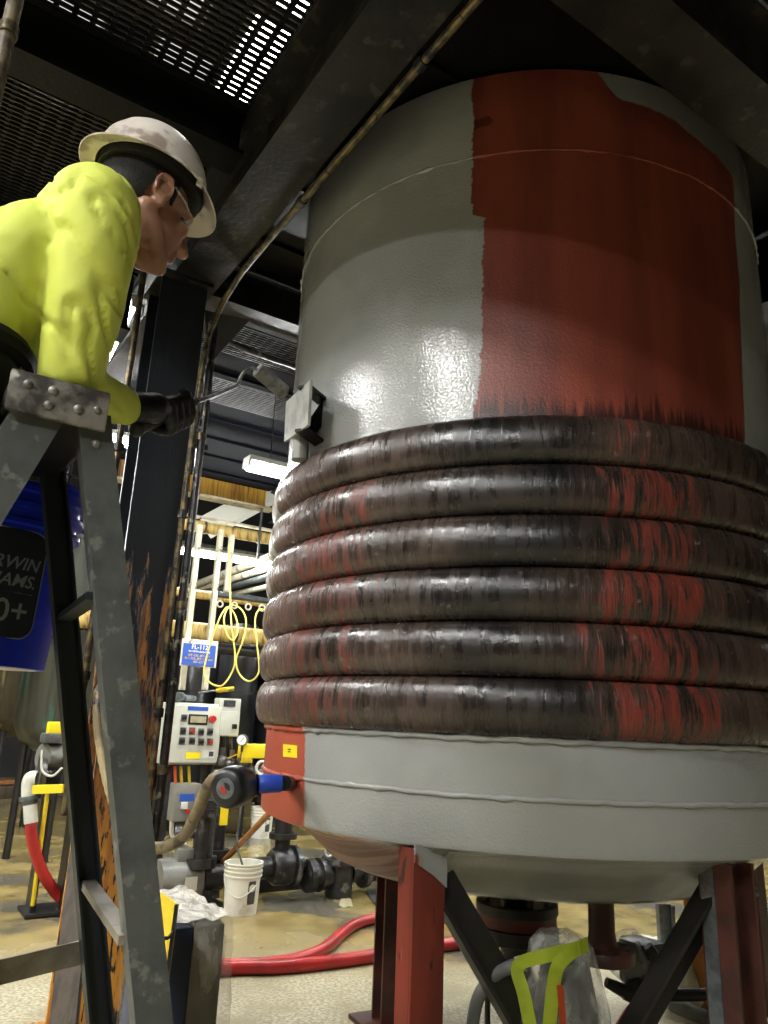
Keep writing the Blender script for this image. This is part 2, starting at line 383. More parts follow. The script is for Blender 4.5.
def grating(ua, ub_, va, vb, z, label, m=None):
    t = thing('floor_grating', W((ua + ub_) / 2, (va + vb) / 2, z), label, 'grating')
    mb = MB(); nu = int((ub_ - ua) / .032)
    for i in range(nu + 1):
        u_ = ua + (ub_ - ua) * i / nu; mb.ub(u_ - .0045, u_ + .0045, va, vb, z, z + .019)
    obj('bearing_bars', mb, m or M['grating'], t, smooth=None)
    mb = MB(); nv = int((vb - va) / .066)
    for i in range(nv + 1):
        q = va + (vb - va) * i / nv; mb.ub(ua, ub_, q - .011, q + .011, z + .008, z + .024)
    obj('cross_rods', mb, M['grating'], t, smooth=None)
    mb = MB()
    for a_, b_ in ((ua, ua + .012), (ub_ - .012, ub_)): mb.ub(a_, b_, va, vb, z - .002, z + .03)
    for a_, b_ in ((va, va + .012), (vb - .012, vb)): mb.ub(ua, ub_, a_, b_, z - .002, z + .03)
    obj('edge_band', mb, M['grating'], t, smooth=None)
    return t
grating(.98, 2.695, -.17, .936, ZD, 'steel grating panel overhead with bright lamplight showing through its slots')
grating(2.845, 4.3, -.17, .936, ZD, 'dim steel grating panel overhead behind the hard hat')
grating(4.52, 6.0, -.17, .95, ZD, 'steel grating strip overhead beyond the beam at the column head')
grating(4.5, 4.95, 1.2, 3.58, ZD, 'steel grating strip overhead past the knee plate, light showing through')
grating(5.4, 5.88, 1.2, 3.58, ZD, 'narrow dim grating strip in front of the blue black deck plates')

def plate(ua, ub_, va, vb, label, m='deck'):
    mb = MB().ub(ua, ub_, va, vb, ZD, ZD + .012)
    k = ua + .3
    while k < ub_ - .1:
        mb.ub(k - .006, k + .006, va + .02, vb - .02, ZD - .025, ZD); k += .5
    return single('deck_plate', mb, M[m], label, 'deck plate', smooth=None)
plate(4.04, 4.48, 1.2, 3.58, 'dark deck plate overhead just beyond the beam behind the tank', 'black')
plate(4.97, 5.38, 1.2, 3.58, 'dark deck plate overhead between two grating strips')
plate(5.9, 8.0, 1.2, 3.58, 'wide blue black deck plate overhead above the lit fluorescent lamp')
plate(6.02, 8.0, -.17, .95, 'blue black deck plate overhead beyond the worker')
plate(1.68, 3.84, 1.2, 3.58, 'dark deck plate resting over the top of the tank', 'black')
plate(1.29, 1.68, 1.2, 3.58, 'dark plate added in place of grating to darken the strip before the tank top', 'black')  # solid plate put in for grating, keeps this strip dark
plate(-.5, 1.04, 1.2, 3.58, 'black plate added in place of grating to darken the deck before the crossing beam', 'black')  # plate replaces grating here so the overhead area stays dark
plate(-.5, .98, -.17, .91, 'black deck plate overhead in front of the bright grating', 'black')
TC = Vector((.691, 3.625, 0)); TR = 1.188
# unseen outer deck edge, made deep to keep lamplight off the tank top
ibeam_u('steel_beam', -.8, 8.0, -.34, -.18, 3.79, 4.6, M['black'], 'unseen deck edge beam made deep to block hall lamplight from the tank top')

# ------------------------------------------------------------------ column and its pipes
t = thing('steel_column', W(3.675, 1.0, 0), 'steel column painted black above with rusty orange peeling paint below', 'column')
mb = MB().ub(3.55, 3.57, .875, 1.122, .03, ZB); mb.ub(3.78, 3.80, .875, 1.122, .03, ZB); mb.ub(3.57, 3.78, .99, 1.005, .03, ZB)
obj('column_shaft', mb, M['column'], t)
obj('base_plate', MB().ub(3.45, 3.9, .8, 1.2, 0, .03), M['column'], t)
obj('cap_plate', MB().ub(3.5, 3.85, .86, 1.14, ZB - .02, ZB), M['tar'], t)

def clampring(mb, p, r): mb.cyl(p - ZZ * .02, p + ZZ * .02, r, n=12)
c1 = cr([W(-.55, 1.2, ZB - .016), W(1.0, 1.2, ZB - .016), W(2.5, 1.2, ZB - .016), W(3.15, 1.2, ZB - .018), W(3.36, 1.195, ZB - .06), W(3.46, 1.16, ZB - .2), W(3.5, 1.125, ZB - .5), W(3.51, 1.115, 2.0), W(3.51, 1.115, 1.0), W(3.51, 1.115, .02)], 6)
t = thing('electrical_conduit', W(3.51, 1.115, 0), 'grimy brass coloured conduit under the beam edge, bending down the column', 'conduit')
obj('pipe', MB().tube(c1, .016, 10), M['brass'], t)
for u_ in (.6, 1.7, 2.6): obj('coupling', MB().cyl(W(u_ - .02, 1.2, ZB - .016), W(u_ + .02, 1.2, ZB - .016), .022, n=12), M['conduit'], t)
for z in (2.9, 2.3, 1.35):
    mb = MB(); clampring(mb, W(3.51, 1.115, z), .023); obj('coupling', mb, M['conduit'], t)
c2 = cr([W(4.2, 3.0, 3.66), W(4.2, 2.0, 3.66), W(4.17, 1.55, 3.66), W(3.95, 1.3, 3.6), W(3.62, 1.21, 3.42), W(3.52, 1.175, 3.1), W(3.51, 1.165, 2.0), W(3.51, 1.165, 1.0), W(3.51, 1.165, .02)], 6)
t = thing('electrical_conduit', W(3.51, 1.165, 0), 'tar spotted dark conduit running down the column beside the brass one', 'conduit')
obj('pipe', MB().tube(c2, .021, 10), M['conduit'], t)
for z in (2.72, 1.85, 1.1):
    mb = MB(); clampring(mb, W(3.51, 1.165, z), .028); obj('coupling', mb, M['brass'], t)
t = thing('conduit_clamp', at(196, 446, 3.72), 'small clamp holding both conduits to the column', 'clamp')
p = at(196, 446, 3.68)
obj('strap', MB().box(p, (.12, .03, .03), RB), M['dark_metal'], t)
obj('bolt', MB().cyl(p - V * .07 - U * .02, p - V * .07 + U * .02, .012, n=8), M['steel'], t)

a = at(125, 400, 3.5)
mb = MB().cyl((a.x, a.y, .9), (a.x, a.y, ZD - .02), .017, n=12)
t = thing('vertical_pipe', (a.x, a.y, .9), 'thin bronze vertical pipe just beside the dark side of the column', 'pipe')
obj('pipe', mb, M['brass'], t)
for z, r in ((2.62, .03), (1.5, .026)):
    mb = MB(); clampring(mb, Vector((a.x, a.y, z)), r); obj('coupling', mb, M['conduit'], t)
b = at(2, 60, 1.9)
t = thing('vertical_pipe', (b.x, b.y, 0), 'stained pale pipe rising past the grating corner behind the shirt', 'pipe')
tp = at(12, 0, 1.9)
obj('pipe', MB().tube([Vector((b.x, b.y, 0)), b, Vector((b.x, b.y, ZD))], .024, 12), M['old_pipe'], t)
mb = MB(); clampring(mb, b + ZZ * .12, .03); obj('coupling', mb, M['brass'], t)

# ------------------------------------------------------------------ storage tank
TB = Vector((TC.x, TC.y, 0))
tank = thing('storage_tank', TB, 'large upright steel tank half repainted grey over red primer, wrapped in black coils', 'tank')
def shell_mat():
    n = NT('grey_over_red_primer'); x, y, z = n.xyz()
    th = n.math('MULTIPLY', n.math('ARCTAN2', x, n.math('MULTIPLY', y, -1)), 180 / PI)
    nz = n.math('SUBTRACT', n.noise(42, stretch=(1, 1, 1.4), detail=5, rough=.7), .5)
    nl = n.math('SUBTRACT', n.noise(4.5, detail=3), .5)
    def gt(a, b, soft): return n.ramp(n.math('SUBTRACT', a, b), -soft, soft)
    def lerp(f, a, b): return n.math('ADD', n.math('MULTIPLY', f, n.math('SUBTRACT', b, a)), a)
    up_ = n.ramp(z, 3.27, 3.30)
    ledge = n.math('ADD', lerp(up_, -16.9, -19.2), n.math('ADD', n.math('MULTIPLY', nz, 2.6), n.math('MULTIPLY', nl, 2.2)))
    ledge = n.math('ADD', ledge, n.ramp(z, 2.75, 2.42, 0, -1.8))
    red = gt(th, ledge, .1)
    redge = n.math('ADD', n.math('MULTIPLY', n.math('SUBTRACT', z, 2.58), 5.2), 36.6)
    redge = n.math('ADD', redge, n.math('MULTIPLY', nl, 3))
    red = n.math('MULTIPLY', red, gt(redge, th, .35))
    topz = n.math('ADD', n.ramp(th, 3, 11, 4.02, 3.85), n.ramp(th, 14, 42, 0, -.1)); topz = n.math('ADD', topz, n.math('MULTIPLY', nl, .1))
    red = n.math('MULTIPLY', red, gt(topz, z, .006))
    red = n.math('MULTIPLY', red, gt(z, n.math('ADD', n.math('MULTIPLY', nl, .02), 2.35), .004))
    # bare primer low on the side and under the knuckle
    low = n.math('MULTIPLY', gt(n.math('ADD', n.math('MULTIPLY', nz, 1.6), n.ramp(z, 1.3, 1.0, -53.5, -52)), th, .3), gt(1.35, z, .01))
    under = n.math('MULTIPLY', gt(n.math('ADD', n.math('MULTIPLY', nl, .03), n.math('ADD', n.math('MULTIPLY', nz, .03), .945)), z, .008), gt(-26.5, th, .5))
    r1 = n.noise(7, stretch=(1, 1, .1), detail=6); r2 = n.noise(30, stretch=(2, 2, .06), detail=4)
    redc = n.mix(n.ramp(r1, .35, .65), lin((130, 62, 46)), lin((108, 50, 38)))
    redc = n.mix(n.ramp(r2, .66, .74, 0, .5), redc, lin((158, 84, 62)))
    redc = n.mix(n.ramp(n.noise(5.5, stretch=(1, 1, 1.1), detail=2), .72, .735, 0, .8), redc, lin((64, 22, 18)))
    smear = n.math('MULTIPLY', n.ramp(n.math('ADD', z, n.math('MULTIPLY', n.math('SUBTRACT', r2, .5), .3)), 2.50, 2.44), n.ramp(z, 2.36, 2.38))
    redc = n.mix(n.math('MULTIPLY', smear, .85), redc, lin((34, 20, 17)))
    g1 = n.noise(2.2, detail=3)
    gray = n.mix(n.ramp(g1, .42, .58), lin((148, 149, 145)), lin((140, 141, 138)))
    st = n.noise(16, stretch=(1.2, 1.2, 1), detail=6)
    undc = n.mix(n.ramp(n.noise(26, vec=n.vec(n.math('ADD', x, n.math('MULTIPLY', y, .6)), n.math('MULTIPLY', z, .25), 0), detail=5), .42, .62), lin((104, 52, 38)), lin((150, 112, 90)))
    lowc = lin((166, 78, 58))
    col = n.mix(red, gray, redc); col = n.mix(low, col, lowc); col = n.mix(under, col, undc)
    dish = gt(.9, z, .015)
    col = n.mix(n.math('MULTIPLY', dish, n.math('MULTIPLY', n.math('SUBTRACT', 1, under), n.ramp(n.noise(4, detail=4), .4, .6, .0, .55))), col, lin((112, 112, 102)))
    anyred = n.math('MAXIMUM', red, n.math('MAXIMUM', low, under))
    n.set(col=col, rough=n.ramp(anyred, 0, 1, .17, .44), spec=.5)
    n.bump(n.math('ADD', n.noise(115, detail=1), n.math('ADD', n.math('MULTIPLY', n.noise(9, detail=2), 1.0), n.math('MULTIPLY', anyred, -.5))), .27, .006)
    return n.m
prof = [(0, .735), (.5, .742), (.7, .757), (.82, .775), (.88, .8), (.94, .85), (.99, .895), (1.05, .932), (1.12, .953), (1.165, .964), (1.182, .972), (TR, .985), (TR, 1.3), (TR, 2.0), (TR, 3.0), (TR, 3.972), (0, 3.972)]
shell = obj('shell', MB().lathe(prof, TB, n=192), shell_mat(), tank)
def coil_mat():
    n = NT('tar_stained_coil'); x, y, z = n.xyz()
    th = n.math('MULTIPLY', n.math('ARCTAN2', x, n.math('MULTIPLY', y, -1)), 180 / PI)
    turn = n.math('FLOOR', n.math('DIVIDE', n.math('SUBTRACT', z, 1.32), .1833))
    v1_ = n.vec(n.math('MULTIPLY', th, .62), n.math('MULTIPLY', z, 4.5), n.math('MULTIPLY', turn, 7.3))
    streak = n.noise(1.0, vec=v1_, detail=6, rough=.62)
    fine = n.noise(1.0, vec=n.vec(n.math('MULTIPLY', th, 2.6), n.math('MULTIPLY', z, 8), turn), detail=4)
    blot = n.noise(1.0, vec=n.vec(n.math('MULTIPLY', th, .06), n.math('MULTIPLY', z, 2), n.math('MULTIPLY', turn, 3.1)), detail=3)
    def win(c, wd): 
        d = n.math('ABSOLUTE', n.math('SUBTRACT', th, c)); return n.ramp(d, wd, wd * .35)
    lowturn = n.ramp(turn, 5, 4)
    wr = n.math('MAXIMUM', n.math('MULTIPLY', win(10, 17), .86), n.math('MULTIPLY', win(-47, 20), .7))
    k = n.math('ADD', n.math('ADD', streak, n.math('MULTIPLY', n.math('SUBTRACT', blot, .5), .4)), n.math('MULTIPLY', n.math('SUBTRACT', wr, .5), .42))
    k = n.math('ADD', k, n.math('MULTIPLY', n.math('SUBTRACT', fine, .5), .6))
    k = n.math('SUBTRACT', k, n.math('MULTIPLY', n.math('SUBTRACT', 1, lowturn), .14))
    redf = n.ramp(k, .57, .72)
    brown = n.mix(n.ramp(n.math('ADD', n.math('MULTIPLY', n.math('ADD', streak, fine), .38), n.math('MULTIPLY', blot, .55)), .42, .9), lin((22, 19, 18)), lin((84, 67, 57)))
    brown = n.mix(n.math('MULTIPLY', win(-11, 17), n.ramp(blot, .35, .6, 1, .65)), brown, lin((17, 16, 16)))
    brown = n.mix(n.math('MULTIPLY', n.ramp(th, -48, -66), .6), brown, lin((112, 92, 86)))
    col = n.mix(n.math('MULTIPLY', redf, .9), brown, n.mix(n.ramp(fine, .4, .65), lin((124, 46, 32)), lin((88, 36, 28))))
    sp = n.ramp(n.noise(24, detail=5), .66, .72, 0, .35)
    col = n.mix(sp, col, lin((128, 118, 108)))
    g = n.math('MULTIPLY', n.ramp(n.math('ADD', th, n.math('MULTIPLY', n.math('SUBTRACT', fine, .5), 6)), -72.5, -74), n.ramp(z, 1.88, 1.9))
    col = n.mix(g, col, lin((168, 168, 162)))
    n.set(col=col, rough=n.math('ADD', n.ramp(streak, .3, .7, .17, .4), n.math('MULTIPLY', redf, .12)), spec=.55)
    n.bump(n.math('ADD', n.math('MULTIPLY', n.noise(38, detail=4), .7), n.math('ADD', streak, n.math('MULTIPLY', redf, -.3))), .35, .008)
    return n.m
cm = coil_mat()
for i in range(6):
    zc = 1.32 + .1833 * (i + .5); pr = []
    for k in range(15):
        a = -PI / 2 + PI * k / 14
        pr.append((TR - .012 + .07 * max(0, math.cos(a)) ** .62, zc + .0925 * math.sin(a)))
    mb = MB(); mb.lathe(pr, TB, n=200); obj('heating_coil', mb, cm, tank, smooth=60)
def weld(z, r, amp, seed):
    pts = []
    for i in range(240):
        a = 2 * PI * i / 240; q = noise.noise(Vector((math.cos(a) * 22, math.sin(a) * 22, seed)))
        pts.append(TB + Vector((math.cos(a) * (TR + .001), math.sin(a) * (TR + .001), z + .006 * q)))
    rr = [r * (1 + amp * noise.noise(Vector((p.x * 30, p.y * 30, seed)))) for p in pts]
    return MB().tube(pts, rr, 8, closed=True)
obj('weld_seam', weld(1.135, .009, .5, 1), shell.data.materials[0], tank, smooth=60)
obj('weld_seam', weld(3.57, .005, 1.9, 5), shell.data.materials[0], tank, smooth=60)
obj('weld_seam', weld(1.312, .012, .6, 9), shell.data.materials[0], tank, smooth=60)

def leg_mat(name, grey_top):
    n = NT(name); x, y, z = n.xyz()
    s = n.noise(5, stretch=(1, 1, .5), detail=5); f = n.noise(40, detail=5)
    c = n.mix(n.ramp(s, .35, .65), lin((134, 50, 34)), lin((100, 38, 27)))
    c = n.mix(n.ramp(n.noise(9, stretch=(1.3, 1.3, .55), detail=3), .63, .66), c, lin((46, 22, 18)))
    c = n.mix(n.ramp(n.noise(30, stretch=(2, 2, .15)), .68, .72), c, lin((190, 112, 84)))
    if grey_top:
        g = n.ramp(n.math('ADD', z, n.math('ADD', n.math('MULTIPLY', x, -.6), n.math('MULTIPLY', n.math('SUBTRACT', f, .5), .05))), grey_top, grey_top + .012)
        c = n.mix(g, c, lin((150, 150, 142)))
    n.set(col=c, rough=.5); n.bump(s, .2, .004); return n.m
M['leg_red'] = leg_mat('red_primer_leg', 0)
def tpos(th_, r): a = math.radians(th_); return TB + Vector((math.sin(a) * r, -math.cos(a) * r, 0))
# front leg: square tube with its corner to the viewer
RL = Matrix.Rotation(math.radians(27), 3, 'Z')
def leg(p, R, sx, sy, ztop, m, m2=None):
    mb = MB()
    mb.box(p + R @ Vector((0, -sy / 2 + .007, 0)) + ZZ * (ztop / 2), (sx, .014, ztop), R, .003); mb.box(p + R @ Vector((0, sy / 2 - .007, 0)) + ZZ * (ztop / 2), (sx, .014, ztop), R, .003)
    mb.box(p + R @ Vector((-sx / 2 + .007, 0, 0)) + ZZ * (ztop / 2), (.014, sy - .028, ztop), R)
    l = obj('leg', mb, m, tank, smooth=20)
    obj('foot_plate', MB().box(p + ZZ * .01, (.3, .3, .02), R), M['brownred'], l)
    return l
L1 = at(421, 900, 2.63); L1.z = 0
leg(L1, RL, .118, .1, .962, M['leg_red'])
L2 = at(728, 900, 2.72); L2.z = 0
R2 = Matrix.Rotation(math.radians(32), 3, 'Z')
mb = MB(); zt = .94
for s_ in (-1, 1): mb.box(L2 + R2 @ Vector((s_ * .06, 0, 0)) + ZZ * zt / 2, (.012, .12, zt), R2)
mb.box(L2 + ZZ * zt / 2, (.11, .01, zt), R2)
l2 = obj('leg', mb, M['brownred'], tank, smooth=20)
obj('foot_plate', MB().box(L2 + ZZ * .01, (.3, .3, .02), R2), M['brownred'], l2)
obj('flange_face', MB().box(L2 + R2 @ Vector((-.068, .026, 0)) + ZZ * zt / 2, (.005, .05, zt - .04), R2), M['zinc'], l2)
L3 = at(388, 950, 3.95); L3.z = 0
mb = MB()
for s_ in (-1, 1): mb.box(L3 + RL @ Vector((0, s_ * .045, 0)) + ZZ * .4, (.1, .012, .8), RL)
mb.box(L3 + ZZ * .4, (.012, .08, .8), RL); l3 = obj('leg', mb, M['brownred'], tank, smooth=20)
obj('foot_plate', MB().box(L3 + ZZ * .01, (.26, .26, .02), RL), M['brownred'], l3)
# pad gusset where the front leg meets the knuckle
F1 = lambda x, z: L1 + RL @ Vector((x, -.056, 0)) + ZZ * z
obj('leg_pad', MB().poly([F1(-.058, .975), F1(.062, .975), F1(.062, .845), F1(.01, .885), F1(-.058, .925)], .008), shell.data.materials[0], tank)
mid = at(583, 1112, 2.75)
for a, q in ((at(455, 905, 2.70), mid - V * .03), (at(724, 874, 2.78), mid + V * .03)):
    q = a + (q - a) * ((a.z - .02) / (a.z - q.z))
    mb = MB(); d = (q - a).normalized(); sid = d.cross(Vector((.3, -1, 0))).normalized()
    nrm = d.cross(sid).normalized()
    a = a - d * .09; mb.bar(a, q, .016, .105, sid); mb.bar(a + sid * .05 - nrm * .035, q + sid * .05 - nrm * .035, .085, .014, sid)
    obj('brace', mb, M['iron'], tank, smooth=20)
obj('brace_foot', MB().box((mid.x, mid.y, .012), (.5, .2, .024)), M['iron'], tank)
# bottom outlet
oc = at(517, 920, 3.55)
mb = MB().lathe([(0, .75), (.075, .75), (.075, .64), (.075, .62)], (oc.x, oc.y, 0), n=28); obj('outlet_neck', mb, M['iron'], tank)
mb = MB().lathe([(0, .625), (.172, .625), (.176, .62), (.176, .585), (.172, .58), (0, .58)], (oc.x, oc.y, 0), n=40)
fl = obj('outlet_flange', mb, M['iron'], tank)
for k in range(8):
    a = 2 * PI * k / 8 + .2; c = Vector((oc.x + .14 * math.cos(a), oc.y + .14 * math.sin(a), 0))
    obj('flange_bolt', MB().cyl(c + ZZ * .455, c + ZZ * .65, .013, n=8), M['steel'], fl)
obj('gasket_ring', MB().lathe([(0, .58), (.168, .58), (.168, .535), (0, .535)], (oc.x, oc.y, 0), n=40), M['flange_red'], tank)
v = thing('drain_valve', (oc.x, oc.y, .1), 'black cast valve hanging on the flange under the tank middle', 'valve')
obj('flange', MB().lathe([(0, .535), (.17, .535), (.176, .53), (.176, .48), (.17, .475), (0, .475)], (oc.x, oc.y, 0), n=40), M['iron'], v)
obj('valve_body', MB().lathe([(0, .475), (.062, .475), (.062, .36), (.085, .325), (.09, .3), (.09, .23), (.075, .2), (.06, .17), (.06, .1), (0, .1)], (oc.x, oc.y, 0), n=28), M['iron'], v)
mb = MB().cyl((oc.x - .13, oc.y - .02, .16), (oc.x - .13, oc.y - .02, .3), .012, n=8); mb.sph((oc.x - .13, oc.y - .02, .3), .02, n=10); mb.cyl((oc.x - .13, oc.y - .02, .27), (oc.x - .05, oc.y - .02, .27), .012, n=8)
obj('lever', mb, M['iron'], v)
obj('discharge_pipe', MB().cyl((oc.x, oc.y, .005), (oc.x, oc.y, .12), .05, n=20), M['iron'], v)
# side nozzle
nc = at(602, 935, 3.2)
obj('nozzle_pipe', MB().lathe([(.05, .8), (.05, .60), (.056, .56), (.06, .525), (0, .525)], (nc.x, nc.y, 0), n=24), M['brownred'], tank)
nf = obj('nozzle_flange', MB().lathe([(0, .545), (.06, .55), (.118, .545), (.12, .54), (.12, .505), (.118, .5), (.05, .5), (.05, .52), (0, .52)], (nc.x, nc.y, 0), n=36), M['brownred'], tank)
for k in range(8):
    a = 2 * PI * k / 8 + .3; mb = MB(); mb.lathe([(0, .551), (.011, .551), (.011, .546)], (nc.x + .093 * math.cos(a), nc.y + .093 * math.sin(a), 0), n=10); obj('bolt_hole', mb, M['black_ink'], nf)
# nameplate bracket
pa, pb, pc, pd = at(286, 402, 3.02), at(310, 380, 2.74), at(307.5, 425, 2.74), at(284, 442, 3.02)
pl = obj('nameplate', MB().poly([pa, pb, pc, pd], .012), M['nameplate'], tank, smooth=20)
hit = TB + Vector((-1.0, -.63, 0)).normalized() * (TR - .01)
mb = MB()
for q in (pb * .75 + pa * .25, pc * .75 + pd * .25):
    mb.bar(q, Vector((hit.x + .03, hit.y - .02, q.z)), .06, .012)
mb.bar(Vector((hit.x - .02, hit.y - .06, pc.z + .06)), Vector((hit.x + .05, hit.y - .04, pb.z - .0)), .012, .06)
obj('nameplate_bracket', mb, M['black'], tank, smooth=20)
sp_ = at(300, 455, 2.96)
obj('stub_pipe', MB().lathe([(0, 2.4), (.036, 2.4), (.036, 2.56), (.03, 2.58), (0, 2.58)], (sp_.x, sp_.y, 0), n=20), M['nameplate'], tank)
# hazard sticker and side connection
def on_tank(px, py, dr=0):
    d = ray(px, py); a = d.x ** 2 + d.y ** 2; b = -2 * (d.x * TB.x + d.y * TB.y); c = TB.x ** 2 + TB.y ** 2 - (TR + dr) ** 2
    return EYE + d * ((-b - math.sqrt(max(b * b - 4 * a * c, 0))) / 2 / a)
q = [on_tank(283, 744, .003), on_tank(297, 745.5, .003), on_tank(297, 758, .003), on_tank(283, 756.5, .003)]
st = obj('hazard_sticker', MB().poly(q, .001), M['ylabel'], tank, smooth=None)
ctr = sum(q, Vector()) / 4; ax = (q[1] - q[0]).normalized(); R = Matrix((ax, ZZ.cross(ax), ZZ)).transposed()
mb = MB()
for dz, wd in ((.006, .03), (-.003, .022)): mb.box(ctr - R @ Vector((0, .003, 0)) + ZZ * dz, (wd, .001, .004), R)
obj('sticker_print', mb, M['black_ink'], st, smooth=None)

# ------------------------------------------------------------------ stepladder
UC = 1.335                                        # ladder centre line
lad = thing('stepladder', W(UC, .05, 0), 'paint spattered grey stepladder the worker leans over', 'ladder')
def rear(s, z):  k = (1.785 - z); return W(UC + s * (.165 + .047 * k), (.194 if s < 0 else .212) + (.222 if s < 0 else .242) * k, z)
def front(s, z): k = (1.79 - z); return W(UC + s * (.165 + .05 * k), .172 - .335 * k, z)
def channel(a, b, w_, d_, sid, m, name, label=None):
    mb = MB(); y = (b - a).normalized(); x = y.cross(sid).normalized()
    mb.bar(a, b, w_, .004, sid)                   # web facing outwards
    for s in (-1, 1): mb.bar(a + x * s * (w_ / 2 - .002) - sid * d_ / 2, b + x * s * (w_ / 2 - .002) - sid * d_ / 2, .004, d_, sid)
    o = obj(name, mb, m, lad, smooth=20)
    if label: o['label'] = label
    return o
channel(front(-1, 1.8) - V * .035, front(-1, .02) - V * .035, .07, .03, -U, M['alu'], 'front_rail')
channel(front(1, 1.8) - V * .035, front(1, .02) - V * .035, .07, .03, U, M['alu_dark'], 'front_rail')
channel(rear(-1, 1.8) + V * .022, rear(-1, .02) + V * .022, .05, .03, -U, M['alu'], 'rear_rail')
channel(rear(1, 1.8) + V * .0, rear(1, .02) + V * .0, .042, .03, U, M['alu_dark'], 'rear_rail', 'dark rear rail')  # far rear rail in the darker rail colour
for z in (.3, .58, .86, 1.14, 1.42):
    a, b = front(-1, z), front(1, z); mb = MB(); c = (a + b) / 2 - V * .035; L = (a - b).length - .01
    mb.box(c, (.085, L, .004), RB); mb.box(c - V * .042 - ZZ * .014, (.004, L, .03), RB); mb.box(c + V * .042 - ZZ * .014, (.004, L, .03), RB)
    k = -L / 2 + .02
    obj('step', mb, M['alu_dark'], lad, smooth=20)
for z in (1.515, 1.045, .5):
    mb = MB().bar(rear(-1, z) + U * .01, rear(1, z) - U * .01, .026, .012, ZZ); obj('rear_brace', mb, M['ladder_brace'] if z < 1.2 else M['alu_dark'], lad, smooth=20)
for s in (1,):
    mb = MB().bar(rear(s, .925) + U * .02, front(s, .86) + U * .02, .006, .04, ZZ); obj('spreader_bar', mb, M['ladder_brace'], lad, smooth=20)
# moulded top cap with rounded rear end
cap = MB(); zc0, zc1 = 1.772, 1.834
cap.box(W(UC, .157, (zc0 + zc1) / 2 + .018), (.14, .36, zc1 - zc0 - .03), RB, .012)
for s in (-1, 1): cap.box(W(UC + s * .18, .157, (zc0 + zc1) / 2), (.145, .012, zc1 - zc0 + .004), RB, .005)
cp = obj('top_cap', cap, M['cap'], lad, smooth=40)
obj('cap_under_shade', MB().ub(UC - .17, UC + .17, .095, .22, zc0 + .006, zc0 + .03), M['black_plastic'], cp)  # black slab stands in for the shade beneath the cap
for v_, z_, r_ in ((.11, 1.815, .007), (.145, 1.815, .007), (.142, 1.79, .007), (.185, 1.795, .0075), (.212, 1.802, .006)):
    obj('rivet', MB().sph(W(UC - .187, v_, z_), (r_, r_ * .7, r_), RB, 12), M['rivet'], cp)
obj('rivet', MB().sph(rear(-1, 1.752) + V * .02 - U * .003, (.007, .005, .007), RB, 12), M['rivet'], lad)
# ------------------------------------------------------------------ blue pail hung on the far side
bc = at(-14, 575, 1.5); BX = Vector((bc.x, bc.y, 1.425))
pail = thing('paint_pail', BX, 'bright blue paint pail with a dark label hanging beside the ladder', 'pail')
def pail_prof(h=.37, r0=.137, r1=.153):
    f = lambda z: r0 + (r1 - r0) * z / h
    p = [(0, .012), (r0 - .012, .012), (r0 - .012, 0), (r0, 0), (f(h * .68), h * .68)]
    for k in range(3):
        z = h * (.72 + .09 * k); p += [(f(z), z), (f(z) + .011, z + .003), (f(z) + .011, z + .012), (f(z), z + .015)]
    p += [(f(h), h - .012), (f(h) + .01, h - .01), (f(h) + .01, h), (f(h) - .004, h), (r0 - .006, .018), (0, .018)]
    return p
tilt = Matrix.Rotation(math.radians(1.5), 3, 'Y')
pb_ = obj('pail_body', MB().lathe(pail_prof(), BX, tilt, n=72), M['blue_pail'], pail)
obj('pail_bottom', MB().lathe([(0, -.001), (.122, -.001), (.122, .0125), (0, .0125)], BX, tilt, n=48), M['pail_bottom'], pail)
cdir = math.atan2(-BX.x, -BX.y)                    # towards the camera
def on_pail(bm, a_mid, z_mid, lift):
    for v in bm.verts:
        x, y, z = v.co; zz = z_mid + y; r = .137 + .016 * zz / .37 + lift + z
        a = a_mid + x / r; v.co = BX + tilt @ Vector((r * math.sin(a), r * math.cos(a), zz))
def sgn(bm, a_mid, z_mid, lift):
    for v in bm.verts: v.co.x *= -1
    on_pail(bm, a_mid, z_mid, lift)
def rrect(w_, h_, r, n=6, th=0.0):
    pts = []
    for cx, cy, a0 in ((w_ / 2 - r, h_ / 2 - r, 0), (-w_ / 2 + r, h_ / 2 - r, PI / 2), (-w_ / 2 + r, -h_ / 2 + r, PI), (w_ / 2 - r, -h_ / 2 + r, 1.5 * PI)):
        for k in range(n + 1): a = a0 + PI / 2 * k / n; pts.append((cx + r * math.cos(a), cy + r * math.sin(a)))
    return pts
def grid_label(w_, h_, r, th, nx=26, ny=16):
    mb = MB(); g = []
    for j in range(ny + 1):
        row = []
        y = -h_ / 2 + h_ * j / ny; ins = max(0, abs(y) - (h_ / 2 - r)); dx = r - math.sqrt(max(r * r - ins * ins, 0)); hw = w_ / 2 - dx
        for i in range(nx + 1): row.append(mb.bm.verts.new((-hw + 2 * hw * i / nx, y, th)))
        g.append(row)
    for j in range(ny):
        for i in range(nx): mb.bm.faces.new((g[j][i], g[j][i + 1], g[j + 1][i + 1], g[j + 1][i]))
    return mb
am = cdir + .16
lb = grid_label(.25, .205, .03, .0); sgn(lb.bm, am, .155, .0012); lbl = obj('pail_label', lb, M['pail_label'], pail)
pts = [Vector((x, y, 0)) for x, y in rrect(.25, .205, .03)]
rim = MB().tube([p for k in range(len(pts)) for p in (pts[k], pts[k].lerp(pts[(k + 1) % len(pts)], .33), pts[k].lerp(pts[(k + 1) % len(pts)], .66))], .0014, 6, closed=True); sgn(rim.bm, am, .155, .0018)
obj('label_border', rim, M['label_rim'], lbl)
